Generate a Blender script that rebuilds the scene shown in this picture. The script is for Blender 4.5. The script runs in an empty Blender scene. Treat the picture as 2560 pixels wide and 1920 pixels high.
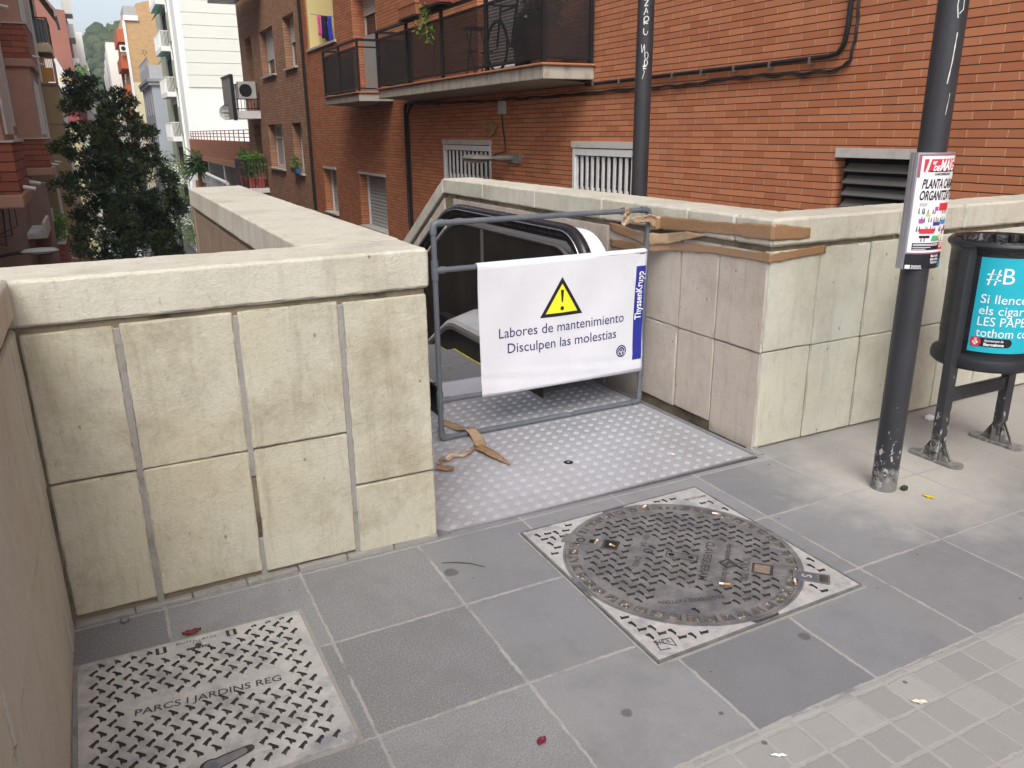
import bpy, bmesh, math, random
import numpy as np
from mathutils import Vector, Matrix, noise, geometry
rad = math.radians
S = bpy.context.scene
COL = S.collection

# ------------------------------------------------------------ camera, world, sun, exposure
cam = bpy.data.objects.new("camera", bpy.data.cameras.new("camera"))
COL.objects.link(cam)
cam.data.sensor_width = 36.0
cam.data.lens = 27.94
cam.data.clip_start = 0.05
cam.data.clip_end = 3000
_yaw, _pit, _rol = 0.4677987, 0.3092390, -0.0107237
_f = Vector((math.sin(_yaw) * math.cos(_pit), math.cos(_yaw) * math.cos(_pit), -math.sin(_pit)))
_r0 = Vector((math.cos(_yaw), -math.sin(_yaw), 0))
_u0 = _r0.cross(_f)
_r = math.cos(_rol) * _r0 + math.sin(_rol) * _u0
_u = -math.sin(_rol) * _r0 + math.cos(_rol) * _u0
cam.matrix_world = Matrix(((_r.x, _u.x, -_f.x, 0), (_r.y, _u.y, -_f.y, 0), (_r.z, _u.z, -_f.z, 1.6), (0, 0, 0, 1)))
S.camera = cam

SUN_EL, SUN_AZ = 50.0, 203.0          # azimuth clockwise from +Y
w = bpy.data.worlds.new("World")
S.world = w
w.use_nodes = True
wn = w.node_tree
bg = wn.nodes["Background"]
sky = wn.nodes.new("ShaderNodeTexSky")
sky.sky_type = 'NISHITA'
sky.sun_disc = False
sky.sun_elevation = rad(SUN_EL)
sky.sun_rotation = rad(SUN_AZ)
sky.air_density = 1.0
sky.dust_density = 4.0
sky.ozone_density = 1.0
hs = wn.nodes.new("ShaderNodeHueSaturation")     # overcast: a milky, nearly grey sky
hs.inputs["Saturation"].default_value = 0.55
wn.links.new(sky.outputs[0], hs.inputs["Color"])
wn.links.new(hs.outputs[0], bg.inputs["Color"])
bg.inputs["Strength"].default_value = 0.15

sun = bpy.data.objects.new("sun", bpy.data.lights.new("sun", 'SUN'))
COL.objects.link(sun)
sun.data.energy = 1.0
sun.data.angle = rad(35)
sun.data.color = (1.0, 0.985, 0.94)
_d = Vector((math.sin(rad(SUN_AZ)) * math.cos(rad(SUN_EL)), math.cos(rad(SUN_AZ)) * math.cos(rad(SUN_EL)), math.sin(rad(SUN_EL))))
sun.rotation_euler = _d.to_track_quat('Z', 'Y').to_euler()

S.view_settings.view_transform = 'Standard'
S.view_settings.look = 'None'
S.view_settings.gamma = 1
S.view_settings.exposure = 0.70
S.cycles.max_bounces = 6
S.cycles.transparent_max_bounces = 12
# ------------------------------------------------------------ helpers
random.seed(11)

def tag(o, label=None, cat=None, group=None, kind=None):
    for k, v in (("label", label), ("category", cat), ("group", group), ("kind", kind)):
        if v: o[k] = v
    return o

def thing(name, label, cat, loc=(0, 0, 0), group=None, kind=None):
    o = bpy.data.objects.new(name, None)
    o.empty_display_size = 0.1
    COL.objects.link(o)
    o.location = loc
    return tag(o, label, cat, group, kind)

def copy_tree(o, parent=None):
    c = o.copy()
    COL.objects.link(c)
    if parent: c.parent = parent
    for ch in list(o.children): copy_tree(ch, c)
    return c

class MB:
    def __init__(s): s.v, s.f, s.m = [], [], []
    def add(s, vs, fs, mi=0):
        b = len(s.v)
        s.v += [tuple(p) for p in vs]
        s.f += [tuple(b + i for i in f) for f in fs]
        s.m += [mi] * len(fs)
        return s
    def box(s, x0, x1, y0, y1, z0, z1, mi=0):
        v = [(x, y, z) for x in (x0, x1) for y in (y0, y1) for z in (z0, z1)]
        return s.add(v, [(0, 1, 3, 2), (4, 6, 7, 5), (0, 4, 5, 1), (2, 3, 7, 6), (0, 2, 6, 4), (1, 5, 7, 3)], mi)
    def bar(s, a, b, wd, hd, up=(0, 0, 1), mi=0):
        a, b = Vector(a), Vector(b)
        d = (b - a).normalized(); u = Vector(up)
        if abs(d.dot(u)) > .98: u = Vector((0, 1, 0))
        r = d.cross(u).normalized(); u = r.cross(d)
        v = [p + r * i * wd / 2 + u * j * hd / 2 for p in (a, b) for i, j in ((-1, -1), (1, -1), (1, 1), (-1, 1))]
        return s.add(v, [(0, 3, 2, 1), (4, 5, 6, 7), (0, 1, 5, 4), (1, 2, 6, 5), (2, 3, 7, 6), (3, 0, 4, 7)], mi)
    def prism(s, poly, ax, a, b, mi=0):
        def P(p, t):
            return (t, p[0], p[1]) if ax == 'x' else (p[0], t, p[1]) if ax == 'y' else (p[0], p[1], t)
        n = len(poly)
        v = [P(p, a) for p in poly] + [P(p, b) for p in poly]
        fs = [tuple(range(n)), tuple(range(2 * n - 1, n - 1, -1))] + [(i, (i + 1) % n, n + (i + 1) % n, n + i) for i in range(n)]
        return s.add(v, fs, mi)
    def tube(s, path, r, seg=8, mi=0, caps=True, closed=False):
        P = [Vector(p) for p in path]; n = len(P)
        rs = r if isinstance(r, (list, tuple)) else [r] * n
        d0 = (P[1] - P[0]).normalized()
        u = Vector((0, 0, 1)) if abs(d0.z) < .9 else Vector((1, 0, 0))
        u = (u - d0 * u.dot(d0)).normalized()
        vs = []
        for i in range(n):
            if closed: d = P[(i + 1) % n] - P[i - 1]
            else: d = P[min(i + 1, n - 1)] - P[max(i - 1, 0)]
            d = d.normalized()
            u = (u - d * u.dot(d))
            u = u.normalized() if u.length > 1e-6 else d.orthogonal().normalized()
            w_ = d.cross(u)
            for k in range(seg):
                a = 2 * math.pi * k / seg
                vs.append(P[i] + (u * math.cos(a) + w_ * math.sin(a)) * rs[i])
        fs = []
        for i in range(n if closed else n - 1):
            for k in range(seg):
                a, b = i * seg + k, i * seg + (k + 1) % seg
                j = ((i + 1) % n) * seg
                fs.append((a, b, j + (k + 1) % seg, j + k))
        if caps and not closed:
            fs.append(tuple(range(seg - 1, -1, -1)))
            fs.append(tuple((n - 1) * seg + k for k in range(seg)))
        return s.add(vs, fs, mi)
    def lathe(s, prof, c, seg=32, a0=0, a1=2 * math.pi, mi=0, sx=1, sy=1):
        full = abs(a1 - a0 - 2 * math.pi) < 1e-6
        m = seg if full else seg + 1
        vs = [(c[0] + r * sx * math.cos(a0 + (a1 - a0) * k / seg), c[1] + r * sy * math.sin(a0 + (a1 - a0) * k / seg), c[2] + z) for r, z in prof for k in range(m)]
        fs = []
        for i in range(len(prof) - 1):
            for k in range(seg):
                k2 = (k + 1) % m
                fs.append((i * m + k, i * m + k2, (i + 1) * m + k2, (i + 1) * m + k))
        return s.add(vs, fs, mi)
    def grid(s, P, mi=0):
        n, m = len(P), len(P[0])
        return s.add([p for row in P for p in row], [(i * m + j, i * m + j + 1, (i + 1) * m + j + 1, (i + 1) * m + j) for i in range(n - 1) for j in range(m - 1)], mi)
    def build(s, name, mats, parent=None, smooth=False, bevel=0, recalc=True, ang=40, solid=0):
        me = bpy.data.meshes.new(name)
        me.from_pydata(s.v, [], s.f)
        ms = mats if isinstance(mats, (list, tuple)) else [mats]
        for m in ms: me.materials.append(m)
        if len(ms) > 1: me.polygons.foreach_set("material_index", s.m)
        if recalc:
            b = bmesh.new(); b.from_mesh(me)
            bmesh.ops.recalc_face_normals(b, faces=b.faces)
            b.to_mesh(me); b.free()
        if smooth:
            me.polygons.foreach_set("use_smooth", [True] * len(me.polygons))
            try: me.set_sharp_from_angle(angle=rad(ang))
            except Exception: pass
        o = bpy.data.objects.new(name, me)
        COL.objects.link(o)
        if parent:
            o.parent = parent
            w_ = Vector((0, 0, 0)); p = parent
            while p: w_ += p.location; p = p.parent
            o.location = -w_
        if solid:
            md = o.modifiers.new("solid", 'SOLIDIFY'); md.thickness = solid; md.offset = 0
        if bevel:
            md = o.modifiers.new("bevel", 'BEVEL'); md.width = bevel; md.segments = 2; md.limit_method = 'ANGLE'; md.angle_limit = rad(50)
        return o

def axis_steps(a, b, step, r):
    L = b - a
    r = min(r, L * .3)
    n = max(1, int(round((L - 2 * r) / step)))
    e = min(.004, L * .1)
    return [a, a + r * .45, a + r, a + r + e] + [a + r + e + (L - 2 * r - 2 * e) * i / n for i in range(1, n)] + [b - r - e, b - r, b - r * .45, b]

def rough_box(mb, x0, x1, y0, y1, z0, z1, step=.03, r=.012, amp=.003, edge=.006, mi=0, xf=None, seed=0.0):
    """a stone block: rounded, worn edges and an uneven face"""
    X, Y, Z = axis_steps(x0, x1, step, r), axis_steps(y0, y1, step, r), axis_steps(z0, z1, step, r)
    nx, ny, nz = len(X), len(Y), len(Z)
    idx, vs, fs = {}, [], []
    lo, hi = (x0 + r, y0 + r, z0 + r), (x1 - r, y1 - r, z1 - r)
    for i in range(nx):
        for j in range(ny):
            for k in range(nz):
                if 0 < i < nx - 1 and 0 < j < ny - 1 and 0 < k < nz - 1: continue
                p = Vector((X[i], Y[j], Z[k]))
                q = Vector([min(max(p[t], lo[t]), hi[t]) if lo[t] < hi[t] else (lo[t] + hi[t]) / 2 for t in range(3)])
                d = p - q
                ne = sum(1 for t in range(3) if abs(d[t]) > 1e-6)
                if d.length > 1e-7:
                    d.normalize(); p = q + d * r
                    sp = p + Vector((seed, seed * 1.7, 0))
                    h = noise.noise(sp * 9) * amp * .6 + noise.noise(sp * 45) * amp * .5
                    if ne > 1: h -= edge * max(0, noise.noise(sp * 28 + Vector((3, 1, 2))) + .25 + .6 * max(0, noise.noise(sp * 7)))
                    p = p + d * h
                if xf: p = xf(p)
                idx[i, j, k] = len(vs); vs.append(p)
    def q4(a, b, c, d): fs.append((idx[a], idx[b], idx[c], idx[d]))
    for i in range(nx - 1):
        for j in range(ny - 1):
            q4((i, j, 0), (i, j + 1, 0), (i + 1, j + 1, 0), (i + 1, j, 0)); q4((i, j, nz - 1), (i + 1, j, nz - 1), (i + 1, j + 1, nz - 1), (i, j + 1, nz - 1))
    for i in range(nx - 1):
        for k in range(nz - 1):
            q4((i, 0, k), (i + 1, 0, k), (i + 1, 0, k + 1), (i, 0, k + 1)); q4((i, ny - 1, k), (i, ny - 1, k + 1), (i + 1, ny - 1, k + 1), (i + 1, ny - 1, k))
    for j in range(ny - 1):
        for k in range(nz - 1):
            q4((0, j, k), (0, j, k + 1), (0, j + 1, k + 1), (0, j + 1, k)); q4((nx - 1, j, k), (nx - 1, j + 1, k), (nx - 1, j + 1, k + 1), (nx - 1, j, k + 1))
    mb.add(vs, fs, mi)

def holed(mb, u0, u1, v0, v1, holes, P, mi=0, rmi=None):
    """a wall sheet u x v with rectangular openings (u0,u1,v0,v1,depth); P(u,v,d) gives the point d behind the face"""
    us = sorted({u0, u1, *[min(max(h[i], u0), u1) for h in holes for i in (0, 1)]})
    vs = sorted({v0, v1, *[min(max(h[i], v0), v1) for h in holes for i in (2, 3)]})
    for a, b in zip(us, us[1:]):
        for c, d in zip(vs, vs[1:]):
            mu, mv = (a + b) / 2, (c + d) / 2
            if any(h[0] < mu < h[1] and h[2] < mv < h[3] for h in holes): continue
            mb.add([P(a, c, 0), P(b, c, 0), P(b, d, 0), P(a, d, 0)], [(0, 1, 2, 3)], mi)
    for h in holes:
        a, b, c, d, dp = h[:5]
        for p, q in (((a, c), (a, d)), ((a, d), (b, d)), ((b, d), (b, c)), ((b, c), (a, c))):
            mb.add([P(*p, 0), P(*q, 0), P(*q, dp), P(*p, dp)], [(0, 1, 2, 3)], mi if rmi is None else rmi)
        mb.add([P(a, c, dp), P(b, c, dp), P(b, d, dp), P(a, d, dp)], [(0, 1, 2, 3)], h[5] if len(h) > 5 else mi)

_txt = {}
def text_mesh(body, size=1.0, align='LEFT', bold=0.0, shear=0.0, sp=1.0, fit=None):
    """verts, faces of flat lettering in the XY plane; fit=(width) squeezes it to a width"""
    cu = bpy.data.curves.new("t", 'FONT')
    cu.body = body; cu.size = size; cu.align_x = 'LEFT'; cu.offset = bold; cu.shear = shear; cu.space_character = sp; cu.resolution_u = 3
    o = bpy.data.objects.new("t", cu)
    COL.objects.link(o)
    dg = bpy.context.evaluated_depsgraph_get()
    me = bpy.data.meshes.new_from_object(o.evaluated_get(dg))
    v = np.array([tuple(p.co) for p in me.vertices]); f = [tuple(p.vertices) for p in me.polygons]
    bpy.data.objects.remove(o); bpy.data.curves.remove(cu); bpy.data.meshes.remove(me)
    v[:, 0] -= v[:, 0].min()
    wd = v[:, 0].max()
    if fit: v[:, 0] *= fit / wd; wd = fit
    if align == 'CENTER': v[:, 0] -= wd / 2
    if align == 'RIGHT': v[:, 0] -= wd
    return v, f

def put_text(mb, body, size, P, align='LEFT', mi=0, **k):
    v, f = text_mesh(body, size, align, **k)
    mb.add([P(a[0], a[1]) for a in v], f, mi)

# ------------------------------------------------------------ materials
def lin(h):
    h = h.lstrip('#')
    return tuple(((c / 12.92) if c <= .04045 else ((c + .055) / 1.055) ** 2.4) for c in (int(h[i:i + 2], 16) / 255 for i in (0, 2, 4)))

class NT:
    def __init__(s, name):
        s.m = bpy.data.materials.new(name); s.m.use_nodes = True
        s.t = s.m.node_tree
        s.b = s.t.nodes["Principled BSDF"]
        s.b.inputs["Specular IOR Level"].default_value = .35
        s.co = s.n("ShaderNodeTexCoord").outputs["Object"]
    def n(s, ty, ins=None, **p):
        x = s.t.nodes.new(ty)
        for k, v in p.items(): setattr(x, k, v)
        for k, v in (ins or {}).items(): s.set(x.inputs[k], v)
        return x
    def set(s, i, v):
        if isinstance(v, bpy.types.NodeSocket): s.t.links.new(v, i)
        else:
            if hasattr(i.default_value, '__len__') and not isinstance(v, (int, float)):
                v = tuple(v); v = v + (1.0,) if len(v) == 3 and len(i.default_value) == 4 else v
            i.default_value = v
    def math(s, op, a, b=0, c=0, clamp=False):
        x = s.n("ShaderNodeMath", {0: a, 1: b, 2: c}, operation=op); x.use_clamp = clamp
        return x.outputs[0]
    def mix(s, f, a, b, blend='MIX'):
        x = s.n("ShaderNodeMix", data_type='RGBA', blend_type=blend)
        s.set(x.inputs[0], f); s.set(x.inputs[6], a); s.set(x.inputs[7], b)
        return x.outputs[2]
    def noise(s, scale, detail=4, rough=.6, vec=None, dist=0):
        return s.n("ShaderNodeTexNoise", {"Vector": vec or s.co, "Scale": scale, "Detail": detail, "Roughness": rough, "Distortion": dist}).outputs[0]
    def step(s, v, a, b):
        x = s.n("ShaderNodeMapRange", {0: v, 1: a, 2: b, 3: 0.0, 4: 1.0}); x.clamp = True
        return x.outputs[0]
    def map(s, scale=(1, 1, 1), rot=(0, 0, 0), loc=(0, 0, 0), vec=None):
        return s.n("ShaderNodeMapping", {"Vector": vec or s.co, "Scale": scale, "Rotation": rot, "Location": loc}).outputs[0]
    def xyz(s, vec=None):
        return s.n("ShaderNodeSeparateXYZ", {0: vec or s.co}).outputs
    def vec(s, x, y, z=0.0):
        return s.n("ShaderNodeCombineXYZ", {0: x, 1: y, 2: z}).outputs[0]
    def bump(s, h, strength=.3, dist=.01, prev=None):
        x = s.n("ShaderNodeBump", {"Height": h, "Strength": strength, "Distance": dist})
        if prev: s.set(x.inputs["Normal"], prev)
        s.set(s.b.inputs["Normal"], x.outputs[0])
        return x.outputs[0]
    def out(s, col=None, rough=None, metal=None, spec=None):
        for k, v in (("Base Color", col), ("Roughness", rough), ("Metallic", metal), ("Specular IOR Level", spec)):
            if v is not None: s.set(s.b.inputs[k], v)
        return s.m

def mul(c, k): return tuple(min(1, x * k) for x in c)

def M(name, col, rough=.6, metal=0, var=.12, scale=6, bump=0, bscale=60, dirt=None, dscale=3, dthr=(.52, .75), speck=None, sscale=60, sthr=(.68, .74), spec=None, stretch=None):
    t = NT(name)
    vec = t.map(scale=stretch) if stretch else t.co
    c = t.mix(t.noise(scale, 5, .65, vec), mul(col, 1 - var), mul(col, 1 + var))
    if dirt: c = t.mix(t.math('MULTIPLY', t.step(t.noise(dscale, 6, .65, vec), *dthr), .75), c, dirt)
    if speck: c = t.mix(t.step(t.noise(sscale, 2, .5), *sthr), c, speck)
    rg = t.math('ADD', t.math('MULTIPLY', t.noise(scale * 3, 3), .2), rough - .1)
    if bump: t.bump(t.noise(bscale, 5, .65), bump, .01)
    return t.out(c, rg, metal, spec)

def stone(name, col, dirt, warm, seed=0, low=0.5):
    t = NT(name)
    v = t.map(loc=(seed, seed * .7, 0))
    c = t.mix(t.noise(2.2, 5, .6, v), mul(col, .84), mul(col, 1.08))
    c = t.mix(t.math('MULTIPLY', t.step(t.noise(1.7, 4, .6, v), .42, .68), .65), c, warm)
    g = t.noise(2.6, 7, .72, t.map(loc=(seed + 4, 3, 1)))          # blotchy grime
    c = t.mix(t.math('MULTIPLY', t.step(g, .48, .70), low), c, dirt)
    st = t.map(scale=(9, 9, 1.1), loc=(seed, 0, seed))     # run-off streaks
    c = t.mix(t.math('MULTIPLY', t.step(t.noise(1.6, 6, .75, st), .52, .74), .55), c, dirt)
    fine = t.noise(90, 3, .6, v)
    c = t.mix(t.math('MULTIPLY', t.step(fine, .35, .75), .22), c, mul(col, .55))
    scr = t.noise(7, 8, .8, t.map(scale=(5, 5, 1.6), rot=(.2, .3, .6), loc=(seed, 2, 1)))
    c = t.mix(t.math('MULTIPLY', t.step(scr, .58, .68), .42), c, (.17, .145, .10))
    pit = t.n("ShaderNodeTexVoronoi", {"Vector": t.map(scale=(1, 1, .6), loc=(seed, 1, 2)), "Scale": 13.0})
    sel = t.math('GREATER_THAN', t.xyz(pit.outputs["Color"])[0], .62)
    pm = t.math('MULTIPLY', t.step(t.math('ADD', pit.outputs["Distance"], t.math('MULTIPLY', t.noise(120, 2), .10)), .135, .09), sel)
    c = t.mix(t.math('MULTIPLY', pm, .8), c, (.16, .15, .13))
    h = t.math('ADD', t.math('MULTIPLY', t.noise(38, 6, .7, v), 1.0), t.math('MULTIPLY', t.noise(170, 3, .6, v), .35))
    h = t.math('SUBTRACT', h, t.math('MULTIPLY', pm, .5))
    t.bump(h, .5, .011)
    return t.out(c, .85, 0, .2)

def brick(name, L, H, c1, c2, ch, cv, fh=.11, fv=.022, mott=.12, soot=None, sootz=None, bump=.6, off=(0, 0), third=False):
    """long thin bricks on any axis-aligned wall: u = x+y, v = z"""
    t = NT(name)
    x, y, z = t.xyz()
    wob = t.math('MULTIPLY', t.math('SUBTRACT', t.noise(14, 3), .5), .006)
    u = t.math('DIVIDE', t.math('ADD', t.math('ADD', x, y), off[0]), L)
    vv = t.math('DIVIDE', t.math('ADD', t.math('ADD', z, off[1]), wob), H)
    row = t.math('FLOOR', vv)
    fz = t.math('FRACT', vv)
    rj = t.n("ShaderNodeTexWhiteNoise", {"W": row}, noise_dimensions='1D').outputs[0]
    u = t.math('ADD', u, t.math('ADD', t.math('MULTIPLY', row, .5), t.math('MULTIPLY', rj, .14)))
    iu, fu = t.math('FLOOR', u), t.math('FRACT', u)
    rnd = t.n("ShaderNodeTexWhiteNoise", {"Vector": t.vec(iu, row)}, noise_dimensions='2D').outputs[0]
    c = t.mix(rnd, c1, c2)
    c = t.mix(t.math('MULTIPLY', t.noise(9, 6, .7), mott * 2), c, mul(c1, .6))
    c = t.mix(t.math('MULTIPLY', t.step(t.noise(.8, 4, .6), .4, .7), .22), c, mul(c1, .72))
    c = t.mix(t.math('MULTIPLY', t.step(t.noise(1.3, 5, .7, t.map(scale=(3, 3, .35))), .55, .8), .3), c, mul(c1, .5))
    if soot: c = t.mix(t.math('MULTIPLY', t.step(t.noise(.5, 5, .7), .45, .75), .55), c, soot)
    mh = t.step(fz, fh, fh * .55)
    mv = t.math('MULTIPLY', t.step(fu, fv, fv * .5), t.step(t.noise(30, 2), .30, .42))
    c = t.mix(mv, c, cv)
    c = t.mix(mh, c, ch)
    hb = t.math('SUBTRACT', 1.0, t.math('ADD', mh, t.math('MULTIPLY', mv, .35)))
    t.bump(t.math('ADD', hb, t.math('MULTIPLY', t.noise(60, 4), .18)), bump, .012)
    return t.out(c, .82, 0, .25)
# ------------------------------------------------------------ shared materials
m_stone_l = stone("stone_cream", (.52, .51, .42), (.27, .23, .155), (.46, .41, .29), 0, .8)
m_stone_r = stone("stone_greenish", (.54, .55, .485), (.33, .31, .23), (.50, .49, .37), 5, .5)
m_stone_p = stone("stone_pinkish", (.52, .465, .415), (.30, .25, .20), (.50, .43, .35), 9, .55)
m_stone_b = stone("stone_brown", (.27, .205, .15), (.14, .10, .075), (.25, .19, .13), 3, .45)
m_cap = stone("coping_cream", (.56, .55, .475), (.31, .28, .22), (.53, .50, .40), 2, .6)
m_core = M("mortar_core", (.20, .17, .12), .9, var=.35, scale=14, bump=.5, dirt=(.035, .03, .025), dscale=4, dthr=(.5, .66))
m_mortar = M("joint_mortar", (.27, .265, .245), .9, var=.2, scale=20, bump=.4, dirt=(.12, .11, .09), dscale=7, dthr=(.55, .7))
m_black = M("black_paint", (.022, .023, .027), .42, var=.2, scale=9, bump=.08, bscale=50)
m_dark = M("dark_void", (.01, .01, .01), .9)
m_white = M("white_paint", (.74, .74, .72), .5, var=.06, bump=.05)
m_glass = M("window_glass", (.03, .035, .04), .08, var=.2, spec=.6)
m_alu = M("aluminium", (.55, .56, .57), .35, .9, var=.12, scale=10)

# ------------------------------------------------------------ pavement
def paving():
    t = NT("paving")
    x, y, z = t.xyz()
    wob = lambda k: t.math('MULTIPLY', t.math('SUBTRACT', t.noise(26, 4, .7, t.map(loc=(k, 0, 0))), .5), .020)
    def grid(px, ox, py, oy, hw):
        u = t.math('DIVIDE', t.math('ADD', t.math('SUBTRACT', x, ox), wob(0)), px)
        v = t.math('DIVIDE', t.math('ADD', t.math('SUBTRACT', y, oy), wob(7)), py)
        iu, iv = t.math('FLOOR', t.math('ADD', u, .5)), t.math('FLOOR', t.math('ADD', v, .5))
        du = t.math('MULTIPLY', t.math('ABSOLUTE', t.math('SUBTRACT', u, iu)), px)
        dv = t.math('MULTIPLY', t.math('ABSOLUTE', t.math('SUBTRACT', v, iv)), py)
        wd = t.math('ADD', hw, t.math('MULTIPLY', t.math('SUBTRACT', t.noise(1.3, 2), .5), hw * 1.5))
        j = t.math('MAXIMUM', t.step(du, wd, t.math('MULTIPLY', wd, .55)), t.step(dv, wd, t.math('MULTIPLY', wd, .55)))
        cell = t.vec(t.math('FLOOR', u), t.math('FLOOR', v))
        return j, t.n("ShaderNodeTexWhiteNoise", {"Vector": cell}, noise_dimensions='2D')
    j1, r1 = grid(.4745, .4735, .475, 1.31, .0068)
    j2, r2 = grid(.1188, 1.412, .119, 1.285, .0066)
    big = t.mix(r1.outputs[0], (.150, .153, .160), (.225, .230, .238))
    big = t.mix(t.math('MULTIPLY', t.step(t.noise(1.1, 3), .4, .62), .4), big, (.185, .195, .22))
    grain = t.noise(170, 4, .75)
    coarse = t.step(x, 1.05, .90)                                      # the columns on the left are rough granite-like slabs
    big = t.mix(t.math('MULTIPLY', coarse, t.math('MULTIPLY', t.step(grain, .46, .62), .42)), big, (.34, .338, .33))
    big = t.mix(t.math('MULTIPLY', coarse, t.math('MULTIPLY', t.step(grain, .50, .36), .45)), big, (.095, .095, .095))
    big = t.mix(t.math('MULTIPLY', t.step(t.noise(3.3, 7, .75), .46, .70), .55), big, (.135, .140, .146))
    small = t.mix(r2.outputs[0], (.235, .238, .232), (.315, .315, .305))
    small = t.mix(t.math('MULTIPLY', t.step(t.noise(9, 5, .7), .5, .7), .35), small, (.24, .235, .225))
    isS = t.math('LESS_THAN', t.math('ADD', y, wob(3)), 1.305)
    c = t.mix(isS, big, small)
    # trodden grit: pale, dusty cement round the foot of the pole and along the right wall
    d = t.n("ShaderNodeVectorMath", {0: t.co, 1: (3.16, 2.25, 0)}, operation='DISTANCE').outputs["Value"]
    dust = t.step(t.math('ADD', d, t.math('MULTIPLY', t.math('SUBTRACT', t.noise(5, 5, .7), .5), .7)), .62, .10)
    c = t.mix(t.math('MULTIPLY', dust, .8), c, (.47, .455, .41))
    d2 = t.step(t.math('ADD', t.math('SUBTRACT', x, 2.55), t.math('MULTIPLY', t.math('SUBTRACT', t.noise(3, 5, .7), .5), .9)), 0, .9)
    d2 = t.math('MULTIPLY', d2, t.step(y, 1.75, 2.2))
    c = t.mix(t.math('MULTIPLY', d2, .6), c, (.385, .37, .335))
    jc = t.mix(t.noise(40, 4, .7), (.25, .248, .24), (.36, .355, .345))
    jm = t.mix(isS, j1, j2)
    brk = t.step(t.noise(6, 5, .7, t.map(loc=(9, 2, 0))), .34, .50)
    c = t.mix(t.math('MULTIPLY', jm, brk), c, jc)
    # chewing-gum spots and stains
    for sc, thr, k, col in ((3.6, .42, .12, (.07, .07, .08)), (7.0, .42, .065, (.055, .055, .06)), (12.0, .50, .055, (.06, .06, .06)), (2.2, .6, .16, (.14, .138, .138))):
        vo = t.n("ShaderNodeTexVoronoi", {"Vector": t.map(loc=(sc * 3, sc, 0), scale=(1, 1, .0001)), "Scale": sc})
        sel = t.math('GREATER_THAN', t.xyz(vo.outputs["Color"])[0], thr)
        rr = t.math('MULTIPLY', t.xyz(vo.outputs["Color"])[1], k)
        dd = t.math('ADD', vo.outputs["Distance"], t.math('MULTIPLY', t.math('SUBTRACT', t.noise(30, 3), .5), .05))
        m = t.math('MULTIPLY', t.step(t.math('SUBTRACT', dd, rr), .012, -.012), sel)
        c = t.mix(t.math('MULTIPLY', m, .72), c, col)
    br = t.step(t.noise(1.6, 6, .75, t.map(loc=(21, 4, 0))), .66, .74)
    c = t.mix(t.math('MULTIPLY', br, .35), c, (.22, .17, .10))
    c = t.mix(t.math('MULTIPLY', t.step(t.noise(160, 2, .5), .70, .76), .6), c, (.62, .61, .58))
    c = t.mix(t.math('MULTIPLY', t.step(t.noise(120, 2, .5, t.map(loc=(5, 5, 5))), .70, .76), .6), c, (.06, .06, .06))
    h = t.math('ADD', t.math('MULTIPLY', jm, -.5), t.math('MULTIPLY', t.noise(110, 4, .7), .35))
    h = t.math('ADD', h, t.math('MULTIPLY', t.math('MULTIPLY', grain, coarse), .6))
    t.bump(h, .35, .006)
    return t.out(c, t.math('ADD', .62, t.math('MULTIPLY', t.noise(12, 4), .2)), 0, .3)
m_pave = paving()

g = MB()
# one sheet with the stair well left out of it
for a in ((-9, 12, -9, 2.766), (2.80, 12, 2.766, 2.90), (3.10, 6.0, 2.90, 9.0), (6.0, 12, 2.9, 9)):
    g.box(a[0], a[1], a[2], a[3], -.2, 0)
tag(g.build("pavement", m_pave), "grey slab pavement with pale mortar joints", "pavement", kind="structure")

m_asph = M("street_asphalt", (.10, .10, .105), .9, var=.3, scale=.4, bump=.2)
m_earth = M("hill_soil", (.05, .07, .03), .95, var=.4, scale=.05)
st = MB()
st.add([(-330, 9, -7), (330, 9, -7), (330, 550, -7), (-330, 550, -7)], [(0, 1, 2, 3)])
tag(st.build("street", m_asph), "street far below running away between the houses", "street", kind="structure")
er = MB()
er.add([(-330, -330, -.4), (330, -330, -.4), (330, -9, -.4), (-330, -9, -.4)], [(0, 1, 2, 3)])
er.add([(-330, -9, -.4), (-9, -9, -.4), (-9, 9, -.4), (-330, 9, -7)], [(0, 1, 2, 3)])
er.add([(12, -9, -.4), (330, -9, -.4), (330, 9, -7), (12, 9, -.4)], [(0, 1, 2, 3)])
tag(er.build("ground", m_asph), "open ground beyond the pavement", "ground", kind="structure")

# ------------------------------------------------------------ the parapet walls
def blocks(mb, us, rows, face, thick, P, joint=.0036, seed=0, mi=0, step=.034):
    """rows: per column a list of z breaks; P maps (u, d, z) to world, d = depth behind the face"""
    for i, (a, b) in enumerate(zip(us, us[1:])):
        zs = rows[i] if isinstance(rows[0], list) else rows
        for j, (c, d) in enumerate(zip(zs, zs[1:])):
            off = random.uniform(-.003, .003)
            rough_box(mb, a + joint, b - joint, off, thick, c + random.choice((.0015, .002, .005)), d - random.choice((.0015, .002, .003)), step, .0045, .003, .0095,
                      mi, xf=lambda p: Vector(P(p.x, p.y, p.z)), seed=seed + i * 3.1 + j * 7.7)

ZC0, ZC1 = 1.043, 1.188      # coping underside / top
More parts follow.
